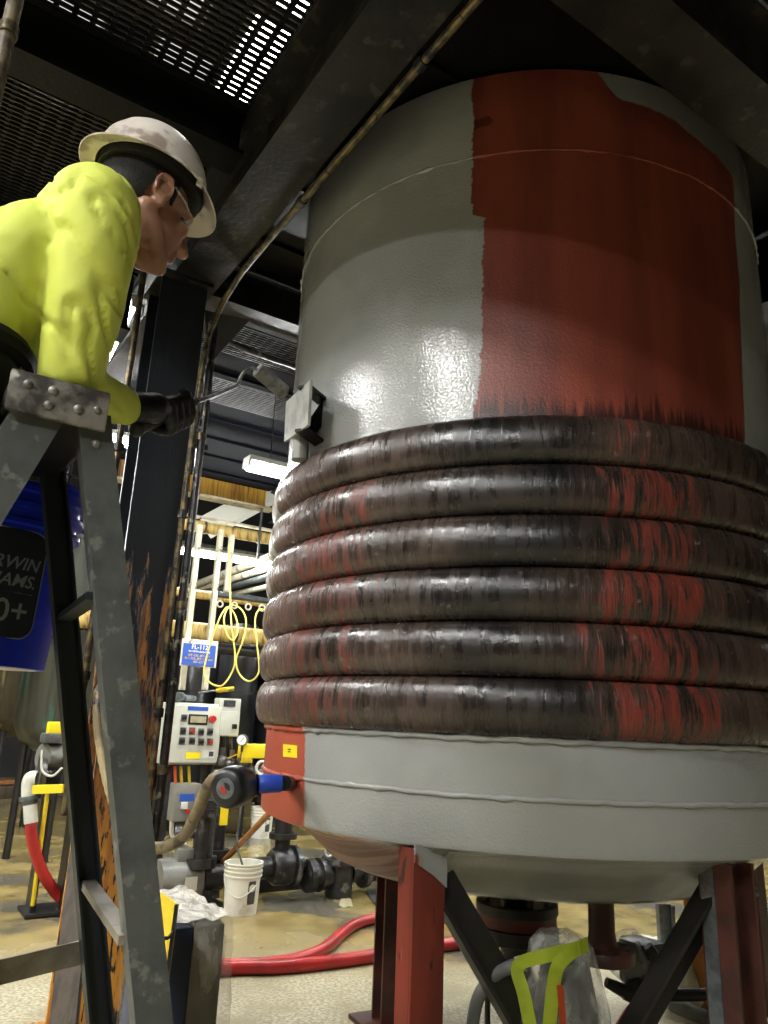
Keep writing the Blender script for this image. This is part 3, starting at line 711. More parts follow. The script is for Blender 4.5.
for body, size, xx, yy, sh in (('SHERWIN', .033, .112, .037, .25), ('WILLIAMS.', .033, .112, .004, .25), ('0+', .062, .108, -.055, 0)):
    def bend(bm, xx=xx, yy=yy):
        bmesh.ops.triangulate(bm, faces=bm.faces[:])
        for v in bm.verts: v.co.x += xx; v.co.y += yy
        sgn(bm, am, .155, .0016)
    obj('label_text', text(body, size, None, .0006, 'RIGHT', .0004, bend, sh), M['label_rim'], lbl, smooth=None)
ln = MB().box((.055, -.018, 0), (.11, .0012, .0006)); bmesh.ops.subdivide_edges(ln.bm, edges=ln.bm.edges[:], cuts=8); sgn(ln.bm, am, .155, .0016); obj('label_rule', ln, M['label_rim'], lbl, smooth=None)
# wire bail up to a hook on the ladder
bt = BX + ZZ * .33; hk = W(1.56, .255, 1.80)
ea, eb = bt + V * .166, bt - V * .166
arc = cr([ea, ea + ZZ * .09 + (hk - ea) * .2, hk + ZZ * .01, eb + ZZ * .16 + (hk - eb) * .25, eb], 8)
obj('wire_handle', MB().tube(arc, .0028, 8), M['steel'], pail)
hook = thing('wire_hook', hk, 'small wire hook carrying the blue pail from the ladder top', 'hook')
obj('hook', MB().tube(cr([W(1.5, .23, 1.83), W(1.53, .24, 1.845), hk + ZZ * .03, hk + U * .014 + ZZ * .005, hk - ZZ * .006, hk - U * .014 + ZZ * .002], 6), .004, 8), M['steel'], hook)

# ------------------------------------------------------------------ the worker
PU = UC
def P(du, v_, z): return W(PU + du, v_, z)
def limb(mb, pts, rad, n=16):
    c = cr(pts, 6); k = len(c); rr = []
    for i in range(k):
        t = i / (k - 1) * (len(rad) - 1); a = int(min(t, len(rad) - 2)); rr.append(rad[a] + (rad[a + 1] - rad[a]) * (t - a))
    mb.tube(c, rr, n); mb.sph(c[0], rr[0] * 1.0, n=12); mb.sph(c[-1], rr[-1] * 1.0, n=12); return mb
HC_ = P(0, .279, 2.322); HS = .93                            # head centre
HR = RB @ Matrix.Rotation(math.radians(-90 + 12), 3, 'Z') @ Matrix.Rotation(math.radians(-14), 3, 'X')
# head frame: +y forward (about v), +x right hand side (about -u), +z up
HR = Matrix((( -U), V, ZZ)).transposed()
HR = HR @ Matrix.Rotation(math.radians(17), 3, 'Z') @ Matrix.Rotation(math.radians(-13), 3, 'X')
def H(x, y, z): return HC_ + HR @ Vector((x, y, z))
def scaled(mb):
    for v in mb.bm.verts: v.co = HC_ + (v.co - HC_) * HS
    return mb
R_SH, R_EL, R_WR = P(-.175, .165, 2.15), P(-.13, .172, 1.862), at(124, 407, 1.25)
L_SH, L_EL, L_WR = P(.185, .175, 2.15), P(.25, .17, 1.95), P(.2, .17, 1.885)
def torso(mb, g, hem=False):
    sp = [(-.03, 1.80, .165, .115), (0, 1.88, .155, .112), (.03, 1.96, .16, .118), (.07, 2.05, .178, .125), (.12, 2.12, .178, .112), (.155, 2.165, .155, .088)]
    for i in range(len(sp) - 1):
        for k in range(3):
            t = k / 3; a, b = sp[i], sp[i + 1]; q = [a[j] + (b[j] - a[j]) * t for j in range(4)]
            mb.sph(P(0, q[0], q[1]), (q[3] + g, q[2] + g, .07), RB, 20)
    mb.sph(P(0, sp[-1][0], sp[-1][1]), (sp[-1][3] + g, sp[-1][2] + g, .055), RB, 20)
body = MB()
torso(body, -.016)
limb(body, [P(0, .175, 2.17), P(0, .225, 2.245), H(0, -.02, -.06)], [.062, .056, .055])
for sh, el, wr in ((R_SH, R_EL, R_WR), (L_SH, L_EL, L_WR)):
    limb(body, [sh, el], [.048, .033]); limb(body, [el, wr], [.033, .025])
for s, kv in ((-1, .0), (1, .02)):
    limb(body, [P(s * .09, -.03, 1.80), P(s * .1, -.0, 1.40), P(s * .1, -.2, 1.0)], [.085, .058, .04])
    limb(body, [P(s * .1, -.19, .93), P(s * .1, -.1, .90)], [.035, .032])
# head: cranium, jaw, face
trunk, body = body, MB()
body.sph(H(0, -.012, .035), (.074, .094, .085), HR, 28)
body.sph(H(0, .028, -.03), (.06, .066, .085), HR, 24)
body.sph(H(0, .048, -.098), (.036, .04, .027), HR, 18)
limb(body, [H(.052, -.02, -.045), H(.042, .03, -.092), H(.0, .074, -.108)], [.022, .02, .018])
limb(body, [H(-.052, -.02, -.045), H(-.042, .03, -.092), H(.0, .074, -.108)], [.022, .02, .018])
limb(body, [H(0, .088, .018), H(0, .103, -.012), H(0, .112, -.03)], [.009, .012, .014], 12)
for s in (-1, 1):
    body.sph(H(s * .013, .1, -.034), (.01, .011, .008), HR, 12)
    body.sph(H(s * .042, .066, -.022), (.02, .02, .017), HR, 14)
    limb(body, [H(s * .012, .088, .026), H(s * .034, .083, .03), H(s * .054, .06, .022)], [.009, .009, .006], 10)
    body.sph(H(s * .034, .0, -.075), (.03, .05, .045), HR, 14)
    ear = MB(); ear.sph(H(s * .076, -.014, .0), (.010, .02, .033), HR @ Matrix.Rotation(math.radians(s * -22), 3, 'Z') @ Matrix.Rotation(math.radians(8), 3, 'X'), 18)
    ear.tube([H(s * .084, -.014 + .019 * math.cos(a), .004 + .03 * math.sin(a)) for a in [k * PI / 8 - 1.2 for k in range(14)]], .0052, 8)
    ear.sph(H(s * .077, -.004, -.03), (.008, .009, .011), HR, 12); join(body, ear)
body.sph(H(0, .086, -.058), (.024, .016, .009), HR, 16); body.sph(H(0, .084, -.072), (.021, .015, .009), HR, 16)
body = join(trunk, scaled(body))
def face_detail(co, nr):
    q = HR.transposed() @ (co - HC_) / HS; d = Vector((0, 0, 0))
    if q.y > .03 and abs(q.z + .065) < .0035 and abs(q.x) < .024: d -= nr * .002
    if abs(abs(q.x) - .033) < .016 and abs(q.z - .004) < .012 and q.y > .04: d -= nr * .006 * (1 - abs(q.z - .004) / .012)
    e = Vector((abs(q.x) - .08, q.y + .012, q.z - .004))
    if abs(q.x) > .082 and e.yz.length < .016: d -= nr * .004
    return d
pm_ = remeshed(body, .0045, 4, .5, face_detail)
person = single('person', pm_, M['skin'], 'worker in a yellow long sleeved jersey and white hard hat leaning over a ladder', 'person', base=P(0, -.15, .87))
# eyes
for s in (-1, 1):
    obj('eye', scaled(MB().sph(H(s * .032, .066, .004), .0125, n=14)), M['hair'], person)
# hair below the hat
hb = MB(); hb.sph(H(0, -.02, .03), (.08, .095, .088), HR, 36)
hb = remeshed(hb, .005, 2)
cut = [v for v in hb.bm.verts if (lambda q: q.y > .04 - .9 * max(q.z - .01, 0) and q.z < .06 or q.z < -.04 + .6 * max(q.y + .02, 0) or (abs(q.x) > .05 and q.y > -.035 and q.z < .03) or (q.y > .0 and q.z < .05) or q.y > .055)(HR.transposed() @ (v.co - HC_))]
bmesh.ops.delete(hb.bm, geom=cut, context='VERTS')
obj('hair', scaled(hb), M['hair'], person)
for s in (-1, 1):
    sb = MB(); limb(sb, [H(s * .069, .014, .045), H(s * .068, .016, .015), H(s * .065, .02, -.005)], [.008, .007, .003], 8); obj('sideburn', scaled(sb), M['hair'], person)
# jersey
sh = MB(); torso(sh, .010)
limb(sh, [P(-.10, .15, 2.165), R_SH, P(-.175, .172, 2.0), R_EL], [.078, .075, .06, .052])
limb(sh, [R_EL + ZZ * .0, R_EL.lerp(R_WR, .5), R_EL.lerp(R_WR, .97)], [.05, .042, .037])
limb(sh, [P(.10, .16, 2.165), L_SH, P(.235, .2, 2.02), L_EL], [.085, .082, .068, .06])
limb(sh, [L_EL, L_EL.lerp(L_WR, .9)], [.058, .042])
limb(sh, [P(0, .168, 2.185), P(0, .205, 2.225)], [.078, .064])
def wrinkle(co, nr):
    q = RB.transposed() @ co
    a = noise.noise(Vector((q.x * 16 + q.z * 9, q.y * 7, q.z * 5 - q.x * 6))); b = noise.noise(Vector((q.x * 30 - q.z * 26, q.y * 14, q.z * 12)))
    arm = 1.5 if q.y < PU - .12 else .8
    c = abs(noise.noise(Vector((q.x * 9 + 4, q.y * 9, q.z * 17 + q.x * 14))))
    return nr * (a * .004 + b * .0012 - max(0, .1 - c) * .07 * arm)
sh = remeshed(sh, .009, 7, .5, wrinkle)
HN = HR.transposed()
cutv = [v for v in sh.bm.verts if v.co.z < 1.845 and (RB.transposed() @ v.co).x < .12 or (RB.transposed() @ v.co).x < .10 and v.co.z < 1.88 + .0 * v.co.x and (RB.transposed() @ v.co).y > PU - .13]
bmesh.ops.delete(sh.bm, geom=cutv, context='VERTS')
obj('jersey', sh, M['shirt'], person, smooth=180)
obj('collar', MB().tube([P(.066 * math.cos(a), .205 + .062 * math.sin(a), 2.238 + .028 * math.sin(a)) for a in [k * 2 * PI / 28 for k in range(28)]], .009, 8, closed=True), M['shirt'], person)
tr = MB()
for q in ((-.03, 1.79), (-.025, 1.83), (-.01, 1.87)): tr.sph(P(0, q[0], q[1]), (.128, .178, .07), RB, 22)
for s in (-1, 1):
    limb(tr, [P(s * .09, -.03, 1.80), P(s * .1, .0, 1.40), P(s * .1, -.19, .99)], [.105, .078, .062])
tr = remeshed(tr, .01, 5, .5, lambda co, nr: nr * .006 * noise.noise(co * 14))
obj('trousers', tr, M['denim'], person)
bl = MB().tube([P(.178 * math.cos(a), -.012 + .13 * math.sin(a), 1.885 + .02 * math.sin(a)) for a in [k * 2 * PI / 40 for k in range(40)]], .02, 8, closed=True)
for v in bl.bm.verts: pass
belt = obj('tool_belt', bl, M['leather'], person)
for k in range(9):
    a = -PI / 2 - 1.3 + k * .32
    for dz in (-.014, .014): obj('stud', MB().sph(P(.199 * math.cos(a), -.012 + .151 * math.sin(a), 1.885 + .02 * math.sin(a) + dz), .006, n=8), M['stud'], belt)
for s in (-1, 1):
    bo = MB(); bo.sph(P(s * .1, -.19, .95), (.055, .052, .07), RB, 16); bo.sph(P(s * .1, -.11, .905), (.12, .05, .04), RB, 16); bo.box(P(s * .1, -.13, .875), (.24, .088, .018), RB, .006)
    obj('boot', remeshed(bo, .007, 3), M['leather'], person)
# gloves: palm, curled fingers and thumb around the roller grip
GA, GB = at(137, 429, 1.285), at(197, 402, 1.44)    # the grip
gd = (GB - GA).normalized(); gc = GA.lerp(GB, .5)
fwd_ = (gc - R_WR).normalized(); away = (fwd_ - gd * fwd_.dot(gd)).normalized(); upw = away.cross(gd); upw = -upw if upw.z < 0 else upw
GR = .0125
def glove(wr, gc, gd, away, upw, closed=True):
    g = MB(); pc_ = gc + upw * .026 - away * .006
    limb(g, [wr - (gc - wr).normalized() * .015, wr, wr.lerp(pc_, .55)], [.031, .029, .03])
    for k in (-1, -.33, .33, 1): limb(g, [wr.lerp(pc_, .6), pc_ + gd * k * .03 - away * .012, pc_ + gd * k * .034 + away * .016], [.019, .016, .0125], 12)
    fl_ = (.9, 1.05, 1.0, .82)
    for i in range(4):
        o = gd * (.032 - i * .0208) * -1; L = fl_[i]; r = GR + .0095
        pts = [pc_ - o + away * .012, gc - o + away * (r + .004) + upw * .014, gc - o + away * (r * .95) - upw * .012, gc - o + away * .004 - upw * (r + .003), gc - o - away * (.016 * L) - upw * (r * .75)]
        limb(g, pts, [.0118, .0108, .0104, .0098, .0085], 12)
    limb(g, [pc_ + gd * .03 - away * .02, gc + gd * .052 - away * (GR + .012) + upw * .012, gc + gd * .062 - away * (GR + .008) - upw * .006, gc + gd * .07 - away * .01 - upw * (GR + .006)], [.0165, .0135, .012, .0095], 12)
    return remeshed(g, .0035, 3, .4, lambda co, nr: nr * .0012 * noise.noise(co * 90))
obj('glove', glove(R_WR, gc, gd, away, upw), M['glove'], person)
lg = L_WR + V * .055; obj('glove', glove(L_WR, lg - ZZ * .035, U * -1, V, ZZ), M['glove'], person)
# hard hat
hc = H(0, -.012, .062)
HT = HR @ Matrix.Rotation(math.radians(9), 3, 'X')
def hat(q): return HC_ + (hc - HC_) * HS + HT @ Vector(q) * .99 + ZZ * .004
ht = MB(); n = 64; rows = []
for j in range(15):
    t = j / 14 * PI / 2; row = []
    for i in range(n):
        a = 2 * PI * i / n; ca, sa = math.cos(a), math.sin(a); rz = .119 * math.sin(t); k = math.cos(t) ** .82
        rid = 1 + .018 * (max(0, 1 - abs(ca) / .16) if abs(ca) < .16 else 0) * (1 if j > 1 else 0) + .014 * max(0, 1 - abs(abs(ca) - .42) / .07) * math.sin(2 * t)
        row.append(ht.bm.verts.new(hat((.101 * k * ca * rid, .116 * k * sa * rid, rz * rid))))
    rows.append(row)
for j in range(14):
    for i in range(n): ht.bm.faces.new((rows[j][i], rows[j][(i + 1) % n], rows[j + 1][(i + 1) % n], rows[j + 1][i]))
br = []
for e, dz in ((0, 0), (.6, -.004), (1.0, -.012)):
    row = []
    for i in range(n):
        a = 2 * PI * i / n; ca, sa = math.cos(a), math.sin(a)
        pk = .026 * max(0, sa) ** 3 + .018 * max(0, -sa) ** 1.2 + .014
        row.append(ht.bm.verts.new(hat(((.101 + .013 * e * .9) * ca, (.116 + pk * e) * sa, dz - .010 * e * max(0, sa) ** 2 + .004 * e * max(0, -sa)))))
    br.append(row)
for A, B in ((rows[0], br[1]), (br[1], br[2])):
    for i in range(n): ht.bm.faces.new((A[i], A[(i + 1) % n], B[(i + 1) % n], B[i]))
bmesh.ops.remove_doubles(ht.bm, verts=ht.bm.verts[:], dist=.0006)
bmesh.ops.recalc_face_normals(ht.bm, faces=ht.bm.faces[:])
bmesh.ops.solidify(ht.bm, geom=ht.bm.faces[:], thickness=.003)
hato = obj('hard_hat', ht, M['hat'], person, smooth=60)
band = MB()
band.lathe([(.09, -.004), (.093, -.004), (.093, .028), (.09, .028), (.09, -.004)], (0, 0, 0), n=40)
for v in band.bm.verts: v.co = hat((v.co.x, v.co.y * 1.15, v.co.z - .012))
obj('suspension_band', band, M['hat_in'], hato)
for s in (-1, 1):
    obj('chin_strap_lug', MB().box(hat((s * .099, .05, -.012)), (.005, .014, .022), HT, .002), M['hat'], hato)
# safety glasses
gl = MB()
gl.tube(cr([H(s_ * .058, .084 - .012 * abs(s_), .006) for s_ in (-1, -.5, 0, .5, 1)], 4), .0022, 6)
for s in (-1, 1): gl.tube(cr([H(s * .06, .074, .008), H(s * .078, .04, .016), H(s * .082, -.01, .026), H(s * .08, -.035, .012)], 5), .0026, 6)
gls = obj('safety_glasses', scaled(gl), M['lens'], person)
for s in (-1, 1):
    g2 = MB(); G = []
    for j in range(5):
        row = []
        for i in range(9):
            x = s * (.004 + .06 * i / 8); zz = .014 - .045 * j / 4 * (1 - .25 * (i / 8) ** 2)
            row.append(g2.bm.verts.new(H(x, .100 - .03 * (abs(x) / .064) ** 2 - .02 * (j / 4 - .3) ** 2 * 2, zz)))
        G.append(row)
    for j in range(4):
        for i in range(8): g2.bm.faces.new((G[j][i], G[j][i + 1], G[j + 1][i + 1], G[j + 1][i]))
    bmesh.ops.solidify(g2.bm, geom=g2.bm.faces[:], thickness=.0018)
    obj('lens', scaled(g2), M['lens'], gls)
# ------------------------------------------------------------------ paint roller in the gloved hand
ro = thing('paint_roller', GA, 'mini paint roller held out towards the tank by the gloved hand', 'paint roller')
gp = cr([GA, GA.lerp(GB, .3), GA.lerp(GB, .7), GB], 4)
mb = MB().tube(gp, [.0145] + [.0125] * (len(gp) - 3) + [.010, .0065], 14); mb.sph(GA, .0155, n=12); obj('grip', mb, M['roller_grip'], ro)
K1, K2, K3 = at(237, 386, 1.70), at(243, 372, 1.72), at(254, 367, 1.74)
RA_, RB_ = at(257, 369, 1.745), at(285, 393, 1.80)
def fillet(P_, r):
    out = [P_[0]]
    for i in range(1, len(P_) - 1):
        a_, b_, c_ = P_[i - 1], P_[i], P_[i + 1]; p0 = b_ + (a_ - b_).normalized() * min(r, (a_ - b_).length * .45); p1 = b_ + (c_ - b_).normalized() * min(r, (c_ - b_).length * .45)
        out += [p0.lerp(b_, k / 5).lerp(b_.lerp(p1, k / 5), k / 5) for k in range(6)]
    return out + [P_[-1]]
mb = MB().tube(fillet([GB - gd * .02, GB + gd * .004, K1, K2, K3, RA_.lerp(RB_, .5)], .016), .0042, 8); obj('wire_frame', mb, M['wire'], ro)
rd = (RB_ - RA_).normalized()
obj('roller_sleeve', MB().tube([RA_, RA_ + rd * .003] + [RA_.lerp(RB_, k / 6) for k in range(1, 6)] + [RB_ - rd * .003, RB_], [.016, .0195] + [.0198] * 5 + [.0195, .016], 20), M['nap'], ro)
obj('end_cap', MB().cyl(RB_ - rd * .002, RB_ + rd * .004, .011, n=12), M['wire'], ro)

# ------------------------------------------------------------------ pipework and steel beyond the column
def atu(px, py, u_):
    d = ray(px, py); return EYE + d * (u_ - EYE.dot(U)) / d.dot(U)
def atf(px, py): return atz(px, py, 0)
def pipe_v(name, pa, pb, u_, r, m, label, cat='pipe', ext=(0, 0), bands=None, n=14):
    a, b = atu(*pa, u_), atu(*pb, u_); z = (a.z + b.z) / 2; va, vb = a.dot(V) - ext[0], b.dot(V) + ext[1]
    if bands:
        t = thing(name, W(u_, (va + vb) / 2, z), label, cat)
        obj('jacket', MB().cyl(W(u_, va, z), W(u_, vb, z), r, n=n), M[m], t)
        k = va + .3
        while k < vb:
            obj('band', MB().cyl(W(u_, k - .012, z), W(u_, k + .012, z), r + .004, n=n), M[bands], t); k += .62
        return t
    return single(name, MB().cyl(W(u_, va, z), W(u_, vb, z), r, n=n), M[m], label, cat)
UF = 8.1
zt, zb = atu(200, 474, UF).z, atu(215, 500, UF).z
va, vb = atu(96, 470, UF).dot(V), atu(266, 495, UF).dot(V)
t = thing('fascia_beam', W(UF, (va + vb) / 2, zb), 'rust streaked yellow beam at the edge of the deck beyond the column', 'beam')
obj('web', MB().ub(UF, UF + .02, va, vb, zb + .02, zt), M['fascia'], t)
obj('lower_flange', MB().ub(UF - .09, UF + .1, va, vb + .1, zb, zb + .02), M['whitepipe'], t)
single('sloping_duct', MB().bar(at(205, 528, 9.6), at(272, 492, 9.6), .3, .12, Vector((0, -1, .2))), M['lamp_body'], 'pale sloping beam under the rust streaked yellow one', 'beam')
pipe_v('insulated_pipe', (188, 524), (278, 541), 7.4, .062, 'insul', 'yellowed insulated pipe just below the sloping pale beam', ext=(2.6, 1.6), bands='brass')
pipe_v('thin_pipe', (188, 516), (278, 531), 7.6, .02, 'whitepipe', 'thin white pipe along the top of an insulated pipe', ext=(2.6, 1.2))
pipe_v('thin_pipe', (190, 544), (270, 556), 8.2, .022, 'zinc', 'thin grey pipe above the long low lamp', ext=(2, 1.2))
pipe_v('insulated_pipe', (182, 592), (216, 597), 8.0, .05, 'insul', 'slim yellowed insulated pipe behind the looped yellow cord', ext=(2.8, 1.6))
pipe_v('insulated_pipe', (181, 627), (268, 640), 7.6, .088, 'insul', 'thick yellowed insulated pipe running behind the blue sign', ext=(2.8, 1.4), bands='brass')
pipe_v('pipe_shadow', (181, 642), (268, 656), 7.75, .06, 'iron', 'dark bar added as the shadow under the thick insulated pipe', ext=(2.2, 1.2))  # dark bar stands in for the shadow band below the insulated pipe
t = pipe_v('pipe_rack_rail', (217, 596), (272, 600), 7.0, .03, 'galv_dark', 'dark rack rail with white clamps above the looped cord', 'rail', ext=(0, .4))
a, b = atu(220, 604, 7.0), atu(262, 608, 7.0)
for k in range(4):
    c = a.lerp(b, k / 3); single('pipe_clamp', MB().tube([c + V * .03 * math.cos(q) + ZZ * .03 * math.sin(q) for q in [j * PI / 6 for j in range(12)]], .009, 8, closed=True), M['whitepipe'], 'white clamp ring under the dark rack rail', 'clamp', 'clamp rings along the rack rail')
for k, (pa, pb, r) in enumerate((((176, 592), (272, 556), .05), ((184, 594), (274, 566), .045), ((196, 596), (274, 575), .04), ((214, 598), (276, 585), .035))):
    single('overhead_pipe', MB().cyl(at(*pa, 11.5), at(*pb, 8.6), r, n=12), M['whitepipe'] if k != 2 else M['zinc'],
           ('topmost thick pipe of the slanting pale bundle', 'second pipe down of the slanting pale bundle', 'third pipe down of the slanting pale bundle', 'lowest thin pipe of the slanting pale bundle')[k], 'pipe')
for (p0, p1, y, lab) in (((200, 525), (185, 690), 7.0, 'pale strut hanging from the pipes to the sign, nearest the column'), ((221, 530), (210, 690), 7.1, 'pale strut on the far edge of the blue sign'), ((232, 535), (229, 592), 7.3, 'short strut ending at the rack rail'), ((262, 508), (259, 560), 7.6, 'thin dark drop rod near the coils')):
    a, b = at(*p0, y), at(*p1, y); b = Vector((a.x, a.y, b.z))
    r = .01 if 'rod' in lab else .024
    single('strut', MB().box((a.x, a.y, (a.z + b.z) / 2), (r * 2, r * 2, a.z - b.z), RB), M['galv_dark'] if 'rod' in lab else M['whitepipe'], lab, 'strut')
# left of the column: the same runs seen between the ladder rails
for pa, pb, u_, r, m, lab in (((78, 556), (110, 561), 9.4, .05, 'whitepipe', 'white pipe seen between the ladder rails above the bucket foot'), ((76, 535), (112, 541), 9.0, .03, 'zinc', 'grey pipe seen high between the ladder rails')):
    pipe_v('overhead_pipe', pa, pb, u_, r, m, lab, ext=(1.4, .3))
# sign
SU = 6.55
a, b = atu(182, 638, SU), atu(216, 668, SU); c = (a + b) / 2; sw, sh_ = abs((b - a).dot(V)), abs(b.z - a.z)
t = thing('line_sign', (c.x, c.y, c.z - sh_ / 2), 'blue sign with pale lettering on a weathered board behind the conduits', 'sign')
obj('board', MB().box(c + U * .012, (sw, .016, sh_), RB, .003), M['whitepipe'], t)
f_ = obj('blue_face', MB().box(c - ZZ * sh_ * .07, (sw * .88, .01, sh_ * .8), RB), M['blue_label'], t, smooth=None)
for s, dz, body in ((.235, .21, 'FL-112'), (.13, .05, 'for Oil Products Only'), (.125, -.10, 'MT-136, MT-134'), (.125, -.22, 'MT-133, MT-136 and'), (.125, -.34, 'MT-137')):
    obj('sign_text', text(body, sh_ * s * (.72 if dz == .05 else 1), TM(c + ZZ * sh_ * dz - U * .006), .0008, bold=.0004), M['white_ink'] if dz > -.08 else M['insul'], f_, smooth=None)
# looped yellow cord
y = 6.3
def loop(pts, yy): return [at(px, py, yy + dy) for px, py, dy in pts]
cord = cr(loop([(229, 545, .3), (230, 580, .2), (231, 620, 0), (235, 655, 0), (232, 672, 0), (221, 686, 0), (208, 681, 0), (204, 670, 0), (210, 645, 0), (218, 622, 0), (223, 612, .05), (228, 607, .07), (235, 615, .05), (238, 630, 0), (233, 640, -.03), (227, 634, -.03), (224, 618, 0), (230, 606, .06), (240, 608, .07), (246, 620, .05), (243, 640, 0), (236, 660, 0), (240, 675, 0), (250, 681, 0), (259, 671, 0), (257, 645, 0), (255, 620, .02), (260, 609, .05), (268, 613, .05)], y), 6)
single('looped_cord', MB().tube(cord, .0075, 7), M['yellow_cord'], 'yellow cord hanging in loose loops from the rack rail', 'cord')
# black jacketed tanks behind
for px, yy, r, lab in ((193, 9.4, .3, 'black jacketed tank directly behind the blue sign'), (236, 9.2, .24, 'black jacketed tank with a pale sheen behind the looped cord'), (278, 9.6, .3, 'black jacketed tank half hidden by the coils'), (140, 9.9, .34, 'black jacketed tank behind the peeling column')):
    p = at(px, 700, yy)
    t = thing('jacketed_tank', (p.x, p.y, 0), lab, 'tank')
    obj('tank_body', MB().lathe([(0, .35), (r * .8, .37), (r, .45), (r, 2.3), (r * .8, 2.42), (0, 2.45)], (p.x, p.y, 0), n=40), M['blackdrum'], t)
    for k in range(3): a = 2 * PI * k / 3 + .4; obj('tank_leg', MB().cyl((p.x + r * .75 * math.cos(a), p.y + r * .75 * math.sin(a), 0), (p.x + r * .75 * math.cos(a), p.y + r * .75 * math.sin(a), .42), .03, n=8), M['iron'], t)
    for k in range(2): obj('jacket_band', MB().lathe([(r + .001, .9 + k * .7), (r + .006, .9 + k * .7), (r + .006, .93 + k * .7), (r + .001, .93 + k * .7)], (p.x, p.y, 0), n=40), M['iron'], t)

# ------------------------------------------------------------------ control stand
SP = 6.2
o = at(195, 733, SP); FRM = lambda x, y_, z: o + V * x + U * y_ + ZZ * z   # x along the panel, y_ away
k_ = (atu(218, 733, o.dot(U)) - atu(170, 733, o.dot(U))).dot(V) / 48       # metres per pixel across
kz = (atu(195, 700, o.dot(U)).z - atu(195, 766, o.dot(U)).z) / 66
def PX(px, py, dy=0): q = atu(px, py, o.dot(U)); return q + U * dy
t = thing('control_panel', PX(195, 766) - ZZ * .0, 'pale grey control panel with two rows of knobs and a small display', 'control panel')
def pbox(mb, x0, y0, x1, y1, d0, d1, bev=0):
    a, b = PX(x0, y0), PX(x1, y1); c = (a + b) / 2 + U * (d0 + d1) / 2
    return mb.box(c, (abs((b - a).dot(V)), abs(d1 - d0), abs(b.z - a.z)), RB, bev)
obj('enclosure', pbox(MB(), 171, 702, 219, 765, .03, .2, .008), M['panel'], t)
dr = obj('door', pbox(MB(), 174, 705, 217, 763, .0, .03, .006), M['panel'], t)
obj('name_strip', pbox(MB(), 188, 706, 208, 711, -.003, .002), M['blue_label'], t, smooth=None)
ds = obj('display', pbox(MB(), 189, 714, 207, 725, -.006, .002, .002), M['black_plastic'], t)
obj('display_screen', pbox(MB(), 190.5, 716, 205.5, 723, -.009, -.005), M['paper'], ds, smooth=None)
for px, py, m in ((212, 719, 'red_knob'), (184, 718, 'black_plastic'), (183, 731, 'black_plastic'), (192, 731, 'red_knob'), (201, 732, 'black_plastic'), (210, 732, 'black_plastic'), (182, 741, 'black_plastic'), (192, 741, 'black_plastic'), (201, 742, 'black_plastic'), (210, 742, 'red_knob')):
    c = PX(px, py); big = py == 719
    kb = obj('knob', MB().cyl(c - U * .035, c, .026 if big else .014, .03 if big else .017, n=16), M[m], t)
    if not big: obj('knob_plate', MB().box(c - U * .001, (.05, .004, .055), RB), M['zinc'], kb)
obj('warning_label', pbox(MB(), 186, 752, 200, 759, -.003, .001), M['ylabel'], t, smooth=None)
wl = obj('paper_label', pbox(MB(), 202, 750, 214, 758, -.003, .001), M['white'], t, smooth=None)
obj('code_block', pbox(MB(), 209, 751.5, 213, 756.5, -.005, -.002), M['galv_dark'], wl, smooth=None)
mb = MB()
for px in (176, 213): a = PX(px, 764, .14); mb.box((a.x, a.y, a.z / 2), (.05, .05, a.z), RB)
t2 = thing('panel_stand', PX(195, 766, .14) * 1, 'dark steel stand carrying the pale control panel', 'stand'); t2.location.z = 0; OFF[t2.name] = t2.location.copy()
for px in (176, 213):
    a = PX(px, 766, .175); obj('post', MB().box((a.x, a.y, a.z / 2), (.05, .05, a.z), RB), M['galv_dark'], t2)
a, b = PX(174, 800, .19), PX(215, 800, .19); obj('crossbar', MB().bar(a, b, .04, .04), M['galv_dark'], t2)
# flashlight and screwdriver lying on the panel
def onTop(px, py): return PX(px, py, .1)
top = PX(195, 702).z
def lay(px, r): q = PX(px, 700, .09); return Vector((q.x, q.y, top + r))
t = thing('flashlight', lay(186, .03), 'stubby silver flashlight lying on the panel top', 'flashlight')
obj('barrel', MB().cyl(lay(188, .03), lay(200, .03) + U * .03, .026, .02, 14), M['zinc'], t); obj('head', MB().tube([lay(181, .035) - U * .02, lay(185, .035), lay(188, .03)], [.04, .038, .026], 16), M['zinc'], t)
t = thing('screwdriver', lay(205, .02), 'long screwdriver with a yellow handle lying on the panel top', 'screwdriver')
s0, s1, s2 = lay(199, .075), lay(216, .10), lay(234, .125)
obj('shaft', MB().cyl(s0 - U * .06, s1 - U * .06, .007, n=8), M['zinc'], t); obj('handle', MB().tube([s1 - U * .06, s1.lerp(s2, .2) - U * .06, s2 - U * .06], [.012, .02, .017], 12), M['yellow'], t)
# small enclosure beside it
t = thing('small_enclosure', PX(230, 737), 'small pale box with a dark window beside the control panel', 'enclosure')
obj('box', pbox(MB(), 221, 698, 239, 737, .02, .14, .006), M['panel'], t); obj('lid', pbox(MB(), 221, 711, 238, 736, -.005, .02, .005), M['panel'], t)
obj('window', pbox(MB(), 225, 700, 236, 707, .014, .022), M['galv_dark'], t, smooth=None); obj('latch', pbox(MB(), 232, 724, 236, 729, -.02, .0, .003), M['black_plastic'], t)
for px in (226, 233): obj('conduit_drop', MB().cyl(PX(px, 737, .07), PX(px, 760, .07), .025, n=10), M['steel'], t)
